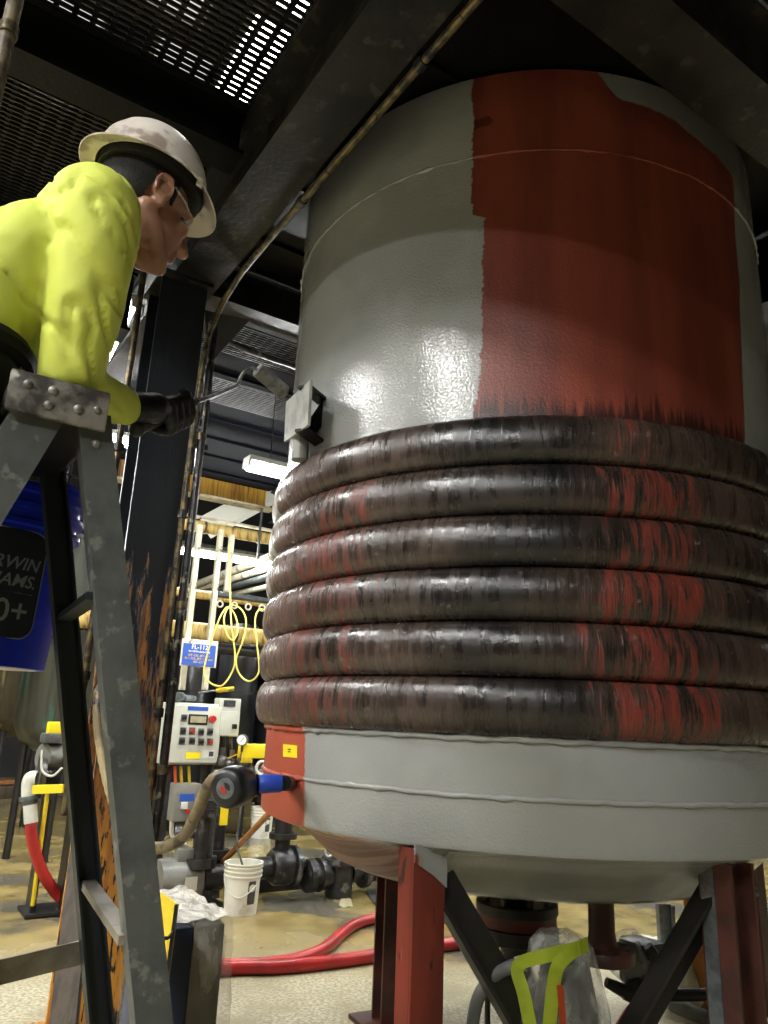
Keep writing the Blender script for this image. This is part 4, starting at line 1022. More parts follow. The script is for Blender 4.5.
# lower starter box
t = thing('starter_box', PX(187, 821), 'grey box with a blue label and red button under the control panel', 'switch box')
obj('box', pbox(MB(), 176, 784, 198, 821, .0, .14, .008), M['greybox'], t)
obj('blue_label', pbox(MB(), 180, 794, 194, 801, -.003, .002), M['blue_label'], t, smooth=None)
obj('selector', pbox(MB(), 181, 802, 187, 809, -.012, .0, .002), M['white'], t); obj('button', MB().cyl(PX(187, 811) - U * .025, PX(187, 811), .016, n=14), M['red_knob'], t)
obj('flex_conduit', MB().tube(cr([PX(174, 822, .05), PX(175, 838, .05), PX(189, 848, .05), PX(183, 858, .1), PX(178, 866, .1)], 6), .018, 8), M['whitepipe'], t)
for px, m in ((179, 'orange'), (185, 'yellow'), (193, 'yellow')): obj('wire_drop', MB().cyl(PX(px, 767, .1), PX(px, 784, .08), .012, n=8), M[m], t)
# valves, gauge and yellow actuators on the skid
g = at(243, 740, 6.3)
t = thing('pressure_gauge', g, 'round white pressure gauge above the yellow valve actuator', 'gauge')
R = face_up(Vector((-.1, -1, 0)))
obj('case', MB().lathe([(0, .0), (.045, 0), (.045, .035), (.04, .036), (0, .03)], g, R, n=24), M['zinc'], t); obj('dial', MB().lathe([(0, .0375), (.038, .0375), (.038, .034)], g, R, n=24), M['white_ink'], t)
obj('stem', MB().cyl(g - ZZ * .04, g - ZZ * .16, .012, n=8), M['brass'], t)
nd = MB().bar(g + Vector((-.012, -.04, -.012)), g + Vector((.014, -.04, .02)), .003, .003); obj('needle', nd, M['black_ink'], t)
t = thing('valve_actuator', at(252, 758, 6.4), 'yellow boxy valve actuator just beside the bare red edge of the tank', 'actuator')
q = at(254, 751, 6.4); obj('actuator_body', MB().box(q, (.24, .12, .11), RB, .012), M['ylabel'], t); q2 = at(245, 757, 6.35); obj('gear_box', MB().box(q2, (.1, .1, .09), RB, .012), M['yellow'], t)
obj('coupling_plate', MB().cyl(at(250, 758, 6.4), at(250, 768, 6.4), .03, n=12), M['steel'], t)
t = thing('valve_manifold', at(235, 790, 6.5), 'cluster of grey valves and fittings below the pressure gauge', 'manifold')
mp = at(244, 768, 6.4)
obj('main_pipe', MB().cyl(at(215, 772, 6.45), at(268, 776, 6.45), .07, n=18), M['steel'], t)
for k, (px, py) in enumerate(((222, 762), (231, 764), (243, 762))):
    c = at(px, py, 6.35); obj('valve_body', MB().sph(c, .055, n=14), M['steel'], t); obj('valve_bonnet', MB().cyl(c, c + ZZ * .11, .022, n=10), M['steel'], t)
for px in (218, 246, 262): c = at(px, 774, 6.45); obj('pipe_flange', MB().cyl(c - V * .018, c + V * .018, .105, n=22), M['zinc'], t)
obj('lifting_eye', MB().tube([at(262, 768, 6.3) + Vector((.045 * math.cos(a), 0, .05 * math.sin(a))) for a in [k * PI / 7 for k in range(14)]], .013, 8, closed=True), M['white'], t)
obj('lever', MB().bar(at(228, 758, 6.3), at(243, 752, 6.3), .02, .008), M['yellow'], t)
# skid pipes down to the floor
for px, pyt, yy, r, m, lab in ((206, 800, 5.9, .055, 'dark_metal', 'thick dark riser pipe by the starter box'), (214, 790, 6.0, .035, 'galv_dark', 'thin dark riser pipe with a yellow tag'), (222, 800, 6.3, .05, 'dark_metal', 'dark riser pipe behind the white pail')):
    a = at(px, pyt, yy); t = thing('riser_pipe', (a.x, a.y, 0), lab, 'pipe'); obj('pipe', MB().cyl((a.x, a.y, 0), a, r, n=14), M[m], t)
    obj('flange', MB().cyl((a.x, a.y, .28), (a.x, a.y, .34), r * 1.9, n=18), M[m], t); obj('collar', MB().cyl((a.x, a.y, .62), (a.x, a.y, .68), r * 1.6, n=18), M[m], t)
    if 'tag' in lab: obj('tag_plate', MB().box(at(224, 815, 5.9), (.06, .01, .14), RB), M['ylabel'], t)
t = thing('transfer_pump', at(190, 880, 5.9) * 1, 'grey motor and pump low behind the wrapped cabinet', 'pump'); 
q = at(181, 880, 5.9); q.z = max(q.z, .17)
obj('motor', MB().cyl(q - V * .18, q + V * .12, .15, n=24), M['motor'], t); obj('terminal_box', MB().box(q + ZZ * .17 - U * .02, (.13, .1, .09), RB, .01), M['motor'], t)
obj('data_plate', MB().box(q + V * .02 - U * .152, (.09, .004, .09), RB), M['white'], t); obj('pump_head', MB().cyl(q + V * .12, q + V * .3, .09, n=20), M['dark_metal'], t)
obj('base', MB().box((q.x, q.y, .015), (.6, .3, .03), RB), M['iron'], t)
a, b = at(176, 832, 6.1), at(206, 832, 6.1)
single('cross_pipe', MB().cyl(a, b, .045, n=14), M['pump'], 'short horizontal grey pipe under the starter box', 'pipe')

# ------------------------------------------------------------------ black pump and strainer on the wet floor
t = thing('centrifugal_pump', at(275, 880, 6.4) * 1, 'black centrifugal pump with a vertical discharge pipe on the wet floor', 'pump')
c = at(281, 866, 6.3); PY = c.y; S = lambda px, py, dy=0: at(px, py, 6.3 + dy)
obj('volute', MB().lathe([(0, -.09), (.11, -.09), (.135, -.06), (.14, 0), (.135, .06), (.11, .09), (0, .09)], c, face_up(V), n=32), M['dark_metal'], t)
obj('casing_cover', MB().lathe([(0, .09), (.145, .09), (.145, .12), (.09, .14), (.07, .2), (0, .2)], c, face_up(V), n=32), M['pump'], t)
obj('bearing_frame', MB().cyl(c - V * .1, c - V * .42, .075, n=20), M['dark_metal'], t)
obj('discharge_pipe', MB().tube([c + ZZ * .12, c + ZZ * .2, c + ZZ * .2, c + ZZ * .24, c + ZZ * .24, c + ZZ * .42, c + ZZ * .42, c + ZZ * .6], [.06, .06, .11, .11, .07, .07, .1, .1], 20), M['iron'], t)
obj('foot', MB().box((c.x, c.y, (c.z - .1) / 2 + .08), (.16, .14, max(.05, c.z - .2)), RB), M['dark_metal'], t)
q = atf(268, 892)
obj('base', MB().box((q.x + .03, q.y + .25, .05), (.7, .42, .1), RB, .004), M['iron'], t)
n_ = c + V * .2; s0 = S(322, 866, .12)
obj('suction_pipe', MB().tube([n_, n_ + V * .08, s0 - V * .16, s0 - V * .1], [.055, .045, .045, .045], 18), M['pump'], t)
t = thing('pipe_strainer', at(340, 890, 6.5) * 1, 'grey basket strainer with lifting eyes piped to the black pump', 'strainer')
sc = S(339, 877, .2)
obj('basket_body', MB().lathe([(0, sc.z - .19), (.06, sc.z - .19), (.1, sc.z - .17), (.11, sc.z - .13), (.11, sc.z + .1), (0, sc.z + .1)], (sc.x, sc.y, 0), n=28), M['pump'], t)
obj('lid', MB().lathe([(0, sc.z + .15), (.15, sc.z + .145), (.155, sc.z + .1), (0, sc.z + .1)], (sc.x, sc.y, 0), n=28), M['dark_metal'], t)
for dx in (-.09, 0.03): obj('lifting_eye', MB().tube([Vector((sc.x + dx + .028 * math.cos(a), sc.y - .05, sc.z + .19 + .035 * math.sin(a))) for a in [k * PI / 7 for k in range(14)]], .008, 8, closed=True), M['white'], t)
sl = sc + ZZ * .03
obj('inlet_flange', MB().tube([sl - V * .3, sl - V * .24, sl - V * .24, sl - V * .2, sl - V * .2, sl - V * .1], [.12, .12, .085, .085, .125, .1], 24), M['dark_metal'], t)
obj('outlet_flange', MB().tube([sl + V * .1, sl + V * .2, sl + V * .2, sl + V * .25, sl + V * .25, sl + V * .27], [.08, .08, .125, .125, .09, .09], 24), M['pump'], t)
obj('outlet_elbow', MB().tube(cr([sl + V * .26, sl + V * .36, sl + V * .42 + U * .06, sl + V * .43 + U * .2], 6), .085, 20), M['brownred'], t)
mb = MB()
for k in range(1): mb.box((sc.x, sc.y, (sc.z - .18) / 2), (.1, .1, max(.02, sc.z - .18)), RB)
obj('foot', mb, M['iron'], t)

# ------------------------------------------------------------------ pails, stick, wand
def white_pail(px, py, label):
    b = atf(px, py); b.y += .115; b.z = 0
    t = thing('white_pail', b, label, 'pail')
    obj('pail_body', MB().lathe(pail_prof(.335, .115, .131), b, n=48), M['pail'], t)
    d = math.atan2(-b.x, -b.y)
    def wrap(bm, a0, z0):
        for v in bm.verts:
            x, y, z = v.co; r = .115 + .016 * (z0 + y) / .335 + .0015 + z; a = d + a0 - x / r; v.co = b + Vector((r * math.sin(a), r * math.cos(a), z0 + y))
    lb = grid_label(.065, .15, .004, 0, 8, 6); wrap(lb.bm, -.62, .15); l_ = obj('paper_label', lb, M['galv_dark'], t)
    l2_ = grid_label(.05, .05, .02, .001, 6, 6); wrap(l2_.bm, -.62, .18); obj('label_mark', l2_, M['white'], l_)
    e = b + ZZ * .275; obj('wire_handle', MB().tube(cr([e - Vector((.137, 0, 0)), e + Vector((-.1, -.1, -.09)), e + Vector((0, -.145, -.15)), e + Vector((.1, -.1, -.09)), e + Vector((.137, 0, 0))], 8), .004, 8), M['white'], t)
    return b
p1 = white_pail(237, 917, 'white plastic pail holding a thin wand, in front of the black pump')
p2 = white_pail(259, 839, 'smaller looking white pail standing farther back behind the broom stick')
single('stirring_wand', MB().tube(cr([p1 + Vector((.05, -.02, .03)), at(243, 868, p1.y - .02), at(237, 845, p1.y), at(240, 815, p1.y), at(242, 800, p1.y)], 6), .008, 8), M['zinc'], 'thin bent metal wand standing in the white pail', 'wand')
t = thing('broom_stick', atf(232, 872), 'orange brown wooden stick leaning towards the bare red tank side', 'broom stick')
sb_ = at(238, 846, 6.0); st_ = at(284, 798, 5.3)
obj('handle', MB().cyl(sb_ - (st_ - sb_) * .9, st_ + (st_ - sb_) * .2, .022, n=12), M['wood'], t)

# ------------------------------------------------------------------ red hoses on the floor
def floor_hose(pts, r, label, m='red_hose', lift=None):
    c = [];
    for p in pts:
        q = atz(p[0], p[1], r) if len(p) == 2 else at(*p); c.append(q)
    return single('rubber_hose', MB().tube(cr(c, 8), r, 14), M[m], label, 'hose')
floor_hose([(60, 972), (110, 974), (170, 974), (232, 968), (280, 967), (330, 962), (380, 955), (430, 947), (480, 940)], .036, 'straight red hose lying across the wet floor behind the front tank leg')
floor_hose([(205, 964), (235, 965), (272, 963), (300, 958), (325, 948), (340, 935), (356, 924), (380, 918), (420, 916), (470, 918)], .034, 'red hose curving back over the floor beyond the straight one')
t = thing('rubber_hose', atz(75, 908, .04), 'red hose drooping from the white fitting at the far pump to the floor', 'hose')
hp = [at(31, 820, 5.35), at(31, 832, 5.35), at(35, 852, 5.4), at(44, 875, 5.5), at(58, 895, 5.65), atz(76, 909, .036), atz(110, 918, .036), atz(150, 926, .036)]
obj('hose', MB().tube(cr(hp, 8), .036, 14), M['red_hose'], t); obj('hose_fitting', MB().cyl(at(30, 805, 5.35), at(31, 823, 5.35), .044, n=14), M['white'], t)
# yellow squeegee standing upside down
fb = atf(31, 917); tp = at(48, 789, 5.35)
t = thing('floor_squeegee', fb, 'yellow floor squeegee propped head up against the far pump', 'squeegee')
obj('handle', MB().cyl(fb, tp, .014, n=10), M['yellow'], t); hx = Vector((.97, .1, .06))
obj('head', MB().bar(tp - hx * .1, tp + hx * .1, .03, .055, ZZ), M['ylabel'], t); obj('rubber_tip', MB().cyl(fb, fb + (tp - fb) * .09, .017, n=10), M['black_plastic'], t)

# ------------------------------------------------------------------ far pump and tanks at the edge of the photo
F = lambda px, py, dy=0: at(px, py, 5.6 + dy)
t = thing('diaphragm_pump', (F(52, 780).x, F(52, 780).y, 0), 'grey far pump with a yellow cap and white elbow beside the ladder rail', 'pump')
obj('motor_body', MB().cyl(F(43, 757), F(66, 757, .15), .1, n=24), M['motor'], t); obj('air_head', MB().box(F(54, 738), (.17, .14, .07), RB, .02), M['zinc'], t)
obj('yellow_cap', MB().box(F(55, 728), (.1, .1, .085), RB, .012), M['ylabel'], t); obj('pump_body', MB().cyl(F(40, 778), F(67, 778, .15), .085, n=24), M['dark_metal'], t)
for px in (40, 64): obj('pipe_flange', MB().cyl(F(px, 776) - V * .02, F(px, 776) + V * .02, .13, n=24), M['steel'], t)
obj('white_elbow', MB().tube(cr([F(38, 778), F(32, 778), F(29, 783), F(29, 797)], 5), .05, 14), M['white'], t)
obj('coupler', MB().tube([F(29.5, 796), F(29.5, 800), F(29.5, 800), F(30, 806)], [.07, .07, .05, .05], 16), M['zinc'], t)
obj('cable', MB().tube(cr([F(42, 750, -.12), F(42, 770, -.14), F(52, 776, -.14), F(62, 768, -.14)], 6), .008, 8), M['white'], t)
a = F(58, 800)
for dx in (-.1, .1): obj('pedestal_leg', MB().box((a.x + dx, a.y + .05, a.z / 2), (.03, .2, a.z), RB), M['iron'], t)
obj('foot_plate', MB().box((a.x, a.y + .05, .02), (.3, .3, .02), RB), M['iron'], t)
for px, py, yy, r, m, lab in ((58, 742, 7.6, .42, 'oldtank', 'olive stained tank bottom above the far pump'), (2, 728, 9.2, .55, 'rusttank', 'brown stained tank bottom below the blue pail')):
    c = at(px, py, yy)
    t = thing('process_tank', (c.x, c.y, 0), lab, 'tank')
    zb_ = at(px, py, yy - r).z
    obj('tank_body', MB().lathe([(0, zb_ - .12), (r * .5, zb_ - .1), (r * .85, zb_), (r, zb_ + .13), (r, 3.0), (0, 3.05)], (c.x, c.y, 0), n=48), M[m], t)
    for k in range(4):
        a = 2 * PI * k / 4 + .5; obj('tank_leg', MB().cyl((c.x + r * .7 * math.cos(a), c.y + r * .7 * math.sin(a), 0), (c.x + r * .7 * math.cos(a), c.y + r * .7 * math.sin(a), zb_), .035, n=8), M['iron'], t)
c = atf(12, 800)
t = thing('low_platform', (c.x - .4, c.y + .5, 0), 'low dark platform with a worn plank on the wet floor by the far pump', 'platform')
obj('slab', MB().box((c.x - .5, c.y + .7, .09), (3.0, 1.3, .18), RB, .01), M['leaning'], t); obj('plank', MB().box((c.x - .4, c.y + .25, .22), (2.2, .22, .05), RB), M['wood'], t)
obj('trestle', MB().lathe([(0, .24), (.14, .24), (.06, .55), (.05, .62), (0, .62)], (atf(19, 800).x - .1, c.y + .5, 0), n=4), M['iron'], t)
mb = MB()
q0 = at(110, 690, 4.6)
ya_, yb_ = at(100, 660, 5.2), at(90, 742, 5.2); ye_ = ya_ + (yb_ - ya_) * (ya_.z / (ya_.z - yb_.z))
single('yellow_post', MB().bar(ya_, ye_, .05, .02, Vector((0, -1, 0))), M['fascia'], 'yellow steel post glimpsed between the ladder rails', 'post')

# ------------------------------------------------------------------ tan hose and the black filter drum
DY = 2.72
t = thing('suction_filter', at(234, 788, DY), 'black drum shaped valve with a red and grey badge on the blue taped pipe', 'valve')
c = at(232, 787, DY); ax = Vector((.30, .95, .03)).normalized(); R = face_up(-ax)
obj('drum', MB().lathe([(0, .045), (.05, .045), (.058, .04), (.066, .03), (.07, .01), (.07, -.03), (.058, -.045), (0, -.045)], c, R, n=36), M['black_plastic'], t)
bd_ = obj('badge', MB().lathe([(0, .047), (.034, .047), (.034, .044)], c - R @ Vector((0, 0, 0)), R, n=28), M['galv_dark'], t)
obj('badge_ring', MB().lathe([(.03, .0475), (.034, .0475), (.034, .046), (.03, .046)], c, R, n=28), M['zinc'], bd_)
obj('badge_red', MB().lathe([(0, .0485), (.018, .0485), (.018, .047)], c, R, n=20, a0=-1.2, a1=1.2), M['red_knob'], bd_); obj('badge_black', MB().lathe([(0, .0484), (.018, .0484), (.018, .047)], c, R, n=20, a0=1.94, a1=4.34), M['black_ink'], bd_)
nb = at(249, 786, DY + .07)
obj('drum_body', MB().tube([c + ax * .03, c.lerp(nb, .6) + ax * .03, nb, at(258, 785, DY + .06)], [.066, .06, .045, .036], 20), M['black_plastic'], t)
e0, e1, e2 = at(258, 784, DY + .06), at(284, 783, DY + .08), on_tank(292, 784, -.02)
obj('taped_pipe', MB().tube([e0, at(262, 784, DY + .065), at(272, 783.5, DY + .07), at(281, 783.5, DY + .08)], [.026, .033, .031, .03], 16), M['tape'], t)
obj('pipe_end', MB().tube([at(280, 783.5, DY + .08), e1, e2], [.027, .027, .027], 16), M['black_plastic'], t)
hp = cr([at(99, 690, 3.3), at(98, 715, 3.28), at(101, 745, 3.26), at(109, 785, 3.22), at(122, 820, 3.15), at(140, 842, 3.05), at(160, 848, 2.98), at(182, 838, 2.9), at(196, 815, 2.84), at(205, 793, 2.78), at(214, 779, 2.73), at(226, 774, 2.72)], 8)
th_ = thing('flexible_hose', at(150, 848, 3.0), 'tan ribbed hose looping from the column pipe to the black drum valve', 'hose')
rr = [.021 + .0016 * (i % 2) for i in range(len(hp))]
obj('hose', MB().tube(hp, rr, 14), M['tan_hose'], th_); obj('hose_end', MB().tube([at(101, 683, 3.3), at(100.5, 689, 3.3), at(99.5, 696, 3.3), at(99, 705, 3.29)], [.012, .024, .024, .027], 14), M['dark_metal'], th_)

# ------------------------------------------------------------------ wrapped cabinet, yellow sheet, leaning board
C0 = at(194, 924, 2.45); zt = C0.z
cu, cv = C0.dot(U), C0.dot(V); cw = atu(231, 919, cu).dot(V) - cv; cb = cv - atu(175, 925, cu).dot(V)
cl = .42
t = thing('wrapped_cabinet', W(cu + cl / 2, cv + cw / 2 - cb / 2, 0), 'plastic wrapped brown and navy cabinet beside the peeling column foot', 'cabinet')
obj('cabinet_body', MB().ub(cu + .012, cu + cl, cv + .004, cv + cw - .012, .02, zt - .012, .006), M['cabinet'], t)
obj('navy_side', MB().ub(cu + .005, cu + cl - .02, cv - cb, cv + .002, .02, zt - .01, .004), M['blueside'], t)
obj('plinth', MB().ub(cu + .03, cu + cl - .02, cv - cb + .02, cv + cw - .03, 0, .02), M['iron'], t)
def film():
    mb = MB(); n = 46; per = [(cu, cv - .0), (cu, cv + cw), (cu + cl + .01, cv + cw), (cu + cl + .01, cv - cb - .004)]; seg = []
    for k in range(3):
        (a, b), (c_, d) = per[k], per[k + 1]
        for i in range(16): f = i / 16; seg.append((a + (c_ - a) * f, b + (d - b) * f, 2 if k == 1 else 1))
    seg.append((*per[3], 1)); rows = []
    for j in range(26):
        z = zt + .004 - (zt - .08) * j / 25; row = []
        for (a, b, s) in seg:
            q = noise.noise(Vector((a * 9 + z * 4, b * 9 - z * 2, z * 5))); q2 = noise.noise(Vector((a * 30 + z * 20, b * 30, z * 18)))
            o_ = (.010 + .012 * max(0, q) + .005 * q2) * min(1, j / 3 + .2) + .012 * (j / 25) * q
            row.append(mb.bm.verts.new(W(a - (o_ if a < cu + .01 else -o_ if a > cu + cl else 0), b + (o_ if b > cv + cw - .005 else 0), z)))
        rows.append(row)
    for j in range(25):
        for i in range(len(seg) - 1): mb.bm.faces.new((rows[j][i], rows[j][i + 1], rows[j + 1][i + 1], rows[j + 1][i]))
    return mb
obj('plastic_film', film(), M['film'], t, smooth=180)
mb = MB(); G = []
for i in range(22):
    row = []
    for j in range(22):
        a, b = cu - .006 + (cl + .012) * i / 21, cv - cb - .01 + (cw + cb + .02) * j / 21
        q = noise.noise(Vector((a * 16, b * 16, 3))); q2 = noise.noise(Vector((a * 38, b * 30, 8)))
        row.append(mb.bm.verts.new(W(a, b, zt + .012 + .016 * q + .009 * q2)))
    G.append(row)
for i in range(21):
    for j in range(21): mb.bm.faces.new((G[i][j], G[i][j + 1], G[i + 1][j + 1], G[i + 1][j]))
M['film_top'] = clear_plastic('crumpled_white_film', (236, 232, 218), .72, .98, .25, 12)
obj('crumpled_top_film', mb, M['film_top'], t, smooth=180)
t = thing('yellow_sheet', at(160, 960, 2.25), 'bright yellow sheet leaning on the wrapped cabinet behind the ladder rail', 'sheet')
ya, yb, yc, yd = at(148, 884, 2.36), at(177, 904, 2.2), at(166, 1010, 2.12), at(128, 1060, 2.2)
gz = Vector((yc.x - .02, yc.y - .03, 0)); gy = Vector((yd.x, yd.y, 0))
obj('sheet', MB().poly([ya, yb, gz, gy], .006), M['yellow'], t, smooth=20)
obj('edge_strip', MB().bar(yb + Vector((0, -.004, 0)), gz + Vector((0, -.004, .0)), .008, .012), M['black_plastic'], t)
hk_ = at(168, 938, 2.17); obj('handle_hook', MB().tube([hk_ - V * .03, hk_, hk_ + V * .012 + ZZ * .012], .005, 8), M['iron'], t)
la, lb_ = at(80, 880, 2.9), at(62, 1040, 2.75)
lb_ = la + (lb_ - la) * (la.z / (la.z - lb_.z))
single('leaning_board', MB().bar(la + (la - lb_) * .12, lb_, .085, .03, Vector((0, -1, 0))), M['leaning'], 'stained brown board leaning behind the dark rear ladder rail', 'board')

# ------------------------------------------------------------------ under the tank
p = at(560, 1000, 2.75)
t = thing('wrapped_valve', (p.x, p.y, .1), 'bagged device with hi vis yellow straps under the tank', 'wrapped device')
D = lambda px, py, dy=0: at(px, py, 2.75 + dy)
zl = .12
core = MB(); core.lathe([(0, zl), (.1, zl), (.115, .3), (.1, .5), (.075, .62), (.05, .655), (0, .67)], (D(566, 1000).x, p.y, 0), n=20)
obj('device_body', core, M['dark_metal'], t)
bg = MB(); n = 40; rows = []
prof_ = [(.02, .70), (.07, .695), (.1, .665), (.12, .59), (.145, .48), (.16, .36), (.165, .24), (.16, .12), (.15, .02)]
for j, (r, z) in enumerate(cr([(a, b, 0) for a, b in prof_], 4) if False else prof_):
    row = []
    for i in range(n):
        a = 2 * PI * i / n; q = noise.noise(Vector((math.cos(a) * 2.2, math.sin(a) * 2.2, z * 6))); q2 = noise.noise(Vector((math.cos(a) * 6, math.sin(a) * 6, z * 9 + 4)))
        rr_ = r * (1 + .10 * q + .05 * q2); row.append(bg.bm.verts.new((D(562, 1000).x + rr_ * math.cos(a) * 1.02, p.y + rr_ * math.sin(a), z + .01 * q)))
    rows.append(row)
for j in range(len(rows) - 1):
    for i in range(n): bg.bm.faces.new((rows[j][i], rows[j][(i + 1) % n], rows[j + 1][(i + 1) % n], rows[j + 1][i]))
bg.bm.faces.new(rows[0][::-1]); bmesh.ops.subdivide_edges(bg.bm, edges=bg.bm.edges[:], cuts=1, use_grid_fill=True, smooth=.6)
obj('plastic_bag', bg, M['bag'], t, smooth=180)
def strap(pts, w_, m, name='hi_vis_strap'):
    c_ = cr(pts, 5); mb = MB(); mb2 = []
    for i, q in enumerate(c_):
        d_ = (c_[min(i + 1, len(c_) - 1)] - c_[max(i - 1, 0)]).normalized(); s_ = d_.cross(Vector((0, -1, 0))).normalized()
        mb2.append((mb.bm.verts.new(q - s_ * w_ / 2), mb.bm.verts.new(q + s_ * w_ / 2)))
    for a_, b_ in zip(mb2, mb2[1:]): mb.bm.faces.new((a_[0], a_[1], b_[1], b_[0]))
    bmesh.ops.solidify(mb.bm, geom=mb.bm.faces[:], thickness=.004)
    return obj(name, mb, M[m], t)
FR = -.19
strap([D(588, 944, FR + .06), D(572, 952, FR - .0), D(558, 966, FR - .01), D(553, 990, FR), D(549, 1030, FR), D(547, 1060, FR)], .042, 'hivis')
strap([D(580, 948, FR + .02), D(545, 956, FR), D(518, 966, FR + .04), D(524, 995, FR + .01), D(533, 1040, FR)], .04, 'hivis')
strap([D(560, 985, FR - .012), D(562, 1010, FR - .012), D(566, 1060, FR)], .02, 'orange', 'orange_strap')
t = thing('grey_hose', D(495, 985), 'grey hose bending down beside the bagged device', 'hose')
obj('hose', MB().tube(cr([D(522, 964, -.05), D(508, 968, -.05), D(492, 978, -.03), D(480, 994, 0), D(474, 1015, .02), D(470, 1050, .03)], 8), .021, 12), M['grey_hose'], t)
obj('hose_end', MB().cyl(D(516, 965, -.05), D(524, 963, -.05), .024, n=12), M['white'], t)
single('tie_rod', MB().cyl(D(516, 975, .15), D(515, 1040, .15), .008, n=8), M['tan_hose'], 'thin tan rod hanging behind the bagged device', 'rod')
Q = lambda px, py, dy=0: at(px, py, 4.0 + dy)
t = thing('bagged_actuator', Q(632, 975), 'dark bagged actuator on a pipe between the nozzle and the diagonal brace', 'actuator')
obj('actuator_body', MB().box(Q(643, 962), (.16, .18, .2), RB, .03), M['dark_metal'], t); obj('handle', MB().tube(cr([Q(648, 946, -.14), Q(655, 956, -.14), Q(653, 978, -.14)], 5), .022, 10), M['iron'], t)
obj('stem', MB().cyl(Q(603, 963), Q(632, 960), .024, n=12), M['brownred'], t); obj('lower_pipe', MB().tube([Q(606, 982, -.1), Q(622, 990, -.1), Q(640, 996, -.08)], [.022, .03, .04], 12), M['dark_metal'], t)
obj('coupling_body', MB().tube([Q(622, 992, -.1), Q(632, 992, -.1), Q(645, 990, -.08), Q(655, 988, -.06)], [.03, .05, .055, .045], 14), M['dark_metal'], t)
bgm = MB().sph(Q(630, 958), (.1, .12, .12), n=20)
for v in bgm.bm.verts: v.co += (v.co - Q(630, 958)) * .25 * noise.noise(v.co * 13)
obj('bag', bgm, M['bag'], t, smooth=180)
a, b = at(665, 905, 4.6), at(665, 955, 4.6)
t = thing('strut_post', (a.x, a.y, 0), 'short galvanised strut post standing behind the diagonal brace', 'post')
mb = MB(); 
for s in (-1, 1): mb.box((a.x + s * .042, a.y, a.z / 2), (.006, .05, a.z))
mb.box((a.x, a.y + .022, a.z / 2), (.08, .006, a.z)); mb.box((a.x - .035, a.y - .024, a.z / 2), (.02, .004, a.z)); mb.box((a.x + .035, a.y - .024, a.z / 2), (.02, .004, a.z))
obj('channel', mb, M['zinc'], t); obj('base_plate', MB().box((a.x, a.y, .005), (.16, .16, .01)), M['zinc'], t)
a, b = at(555, 944, 4.75), at(775, 968, 4.5)
t = thing('insulated_pipe', (a + b) / 2, 'thick white jacketed pipe running low behind the legs on the lit floor', 'pipe')
obj('jacket', MB().cyl(at(640, 952, 4.75), at(790, 972, 4.4), .09, n=22), M['whitepipe'], t); c = at(712, 962, 4.58)
obj('jacket_cap', MB().cyl(at(700, 960, 4.6), at(704, 961, 4.6), .096, n=22), M['insul'], t)
for px in (660, 752): a = at(px, 955, 4.62); obj('pipe_stand', MB().cyl((a.x, a.y + .02, 0), (a.x, a.y + .02, a.z), .025, n=10), M['galv_dark'], t)
a = at(697, 890, 4.2)
t = thing('orange_post', (a.x, a.y, 0), 'rusty orange post standing behind the diagonal brace of the tank', 'post')
obj('post', MB().box((a.x, a.y, .44), (.1, .1, .88), RB, .004), M['orange_post'], t); obj('foot_plate', MB().box((a.x, a.y, .006), (.2, .2, .012), RB), M['orange_post'], t)
Bg = at(684, 985, 4.3); mb = MB().lathe([(.03, .31), (.06, .3), (.1, .26), (.13, .18), (.14, .08), (.11, .01), (0, 0)], (Bg.x, Bg.y, 0), n=36)
for v in mb.bm.verts:
    q = noise.noise(v.co * 11); v.co += Vector((v.co.x - Bg.x, v.co.y - Bg.y, 0)) * .35 * q
single('plastic_sack', mb, M['white_bag'], 'milky plastic sack slumped between the brace and the orange post', 'sack', smooth=180)
single('black_pipe', MB().cyl(at(662, 995, 4.0), at(735, 994, 4.0), .028, n=12), M['iron'], 'thin black pipe crossing low behind the far leg', 'pipe')
single('floor_pipe', MB().cyl(at(672, 1004, 4.1), at(715, 1022, 3.95), .035, n=14), M['grey_hose'], 'short grey pipe on the floor below the milky sack', 'pipe')
t = thing('rubber_hose', at(630, 1015, 3.85), 'short red hose rising from the floor under the bagged actuator', 'hose')
obj('hose', MB().tube(cr([at(640, 1004, 3.9), at(630, 1018, 3.85), at(618, 1038, 3.8), at(600, 1075, 3.7)], 6), .036, 14), M['red_hose'], t)
a = at(752, 900, 4.3)
t = thing('red_frame_post', (a.x, a.y, 0), 'dark red post with a bolt just beyond the brown tank leg', 'post')
obj('post', MB().box((a.x, a.y, .47), (.07, .12, .94), R2), M['brownred'], t); obj('bolt', MB().cyl(at(750, 892, 4.2), at(757, 892, 4.2), .022, n=8), M['zinc'], t)
q = atf(382, 905); single('rubber_mat', MB().poly([q_ + ZZ * .003 for q_ in (atf(374, 905), atf(400, 902), atf(384, 890), atf(366, 892))], .012), M['scrap'], 'dark scrap of rubber on the wet floor by the tank leg', 'mat')
single('paper_scrap', MB().poly([q_ + ZZ * .004 for q_ in (atf(339, 906), atf(344, 909), atf(348, 907), atf(353, 908), atf(351, 900), atf(346, 897), atf(341, 899))], .003), M['paper'], 'pale soggy scrap of paper on the wet floor below the strainer', 'paper')
# cables glimpsed past the far edge of the tank
for pts, m, lab in (([(775, 170), (763, 186), (758, 205)], 'yellow_cord', 'yellow cable glimpsed past the far edge of the tank top'), ([(775, 178), (764, 182), (757, 186)], 'red_hose', 'thin red cable glimpsed past the far edge of the tank top')):
    single('loose_cable', MB().tube(cr([at(px, py, 4.6) for px, py in pts], 5), .014, 8), M[m], lab, 'cable')
a = at(760, 240, 4.9); single('drop_conduit', MB().cyl((a.x, a.y, 0), (a.x, a.y, ZD), .02, n=10), M['zinc'], 'grey drop conduit just past the far edge of the tank', 'conduit')

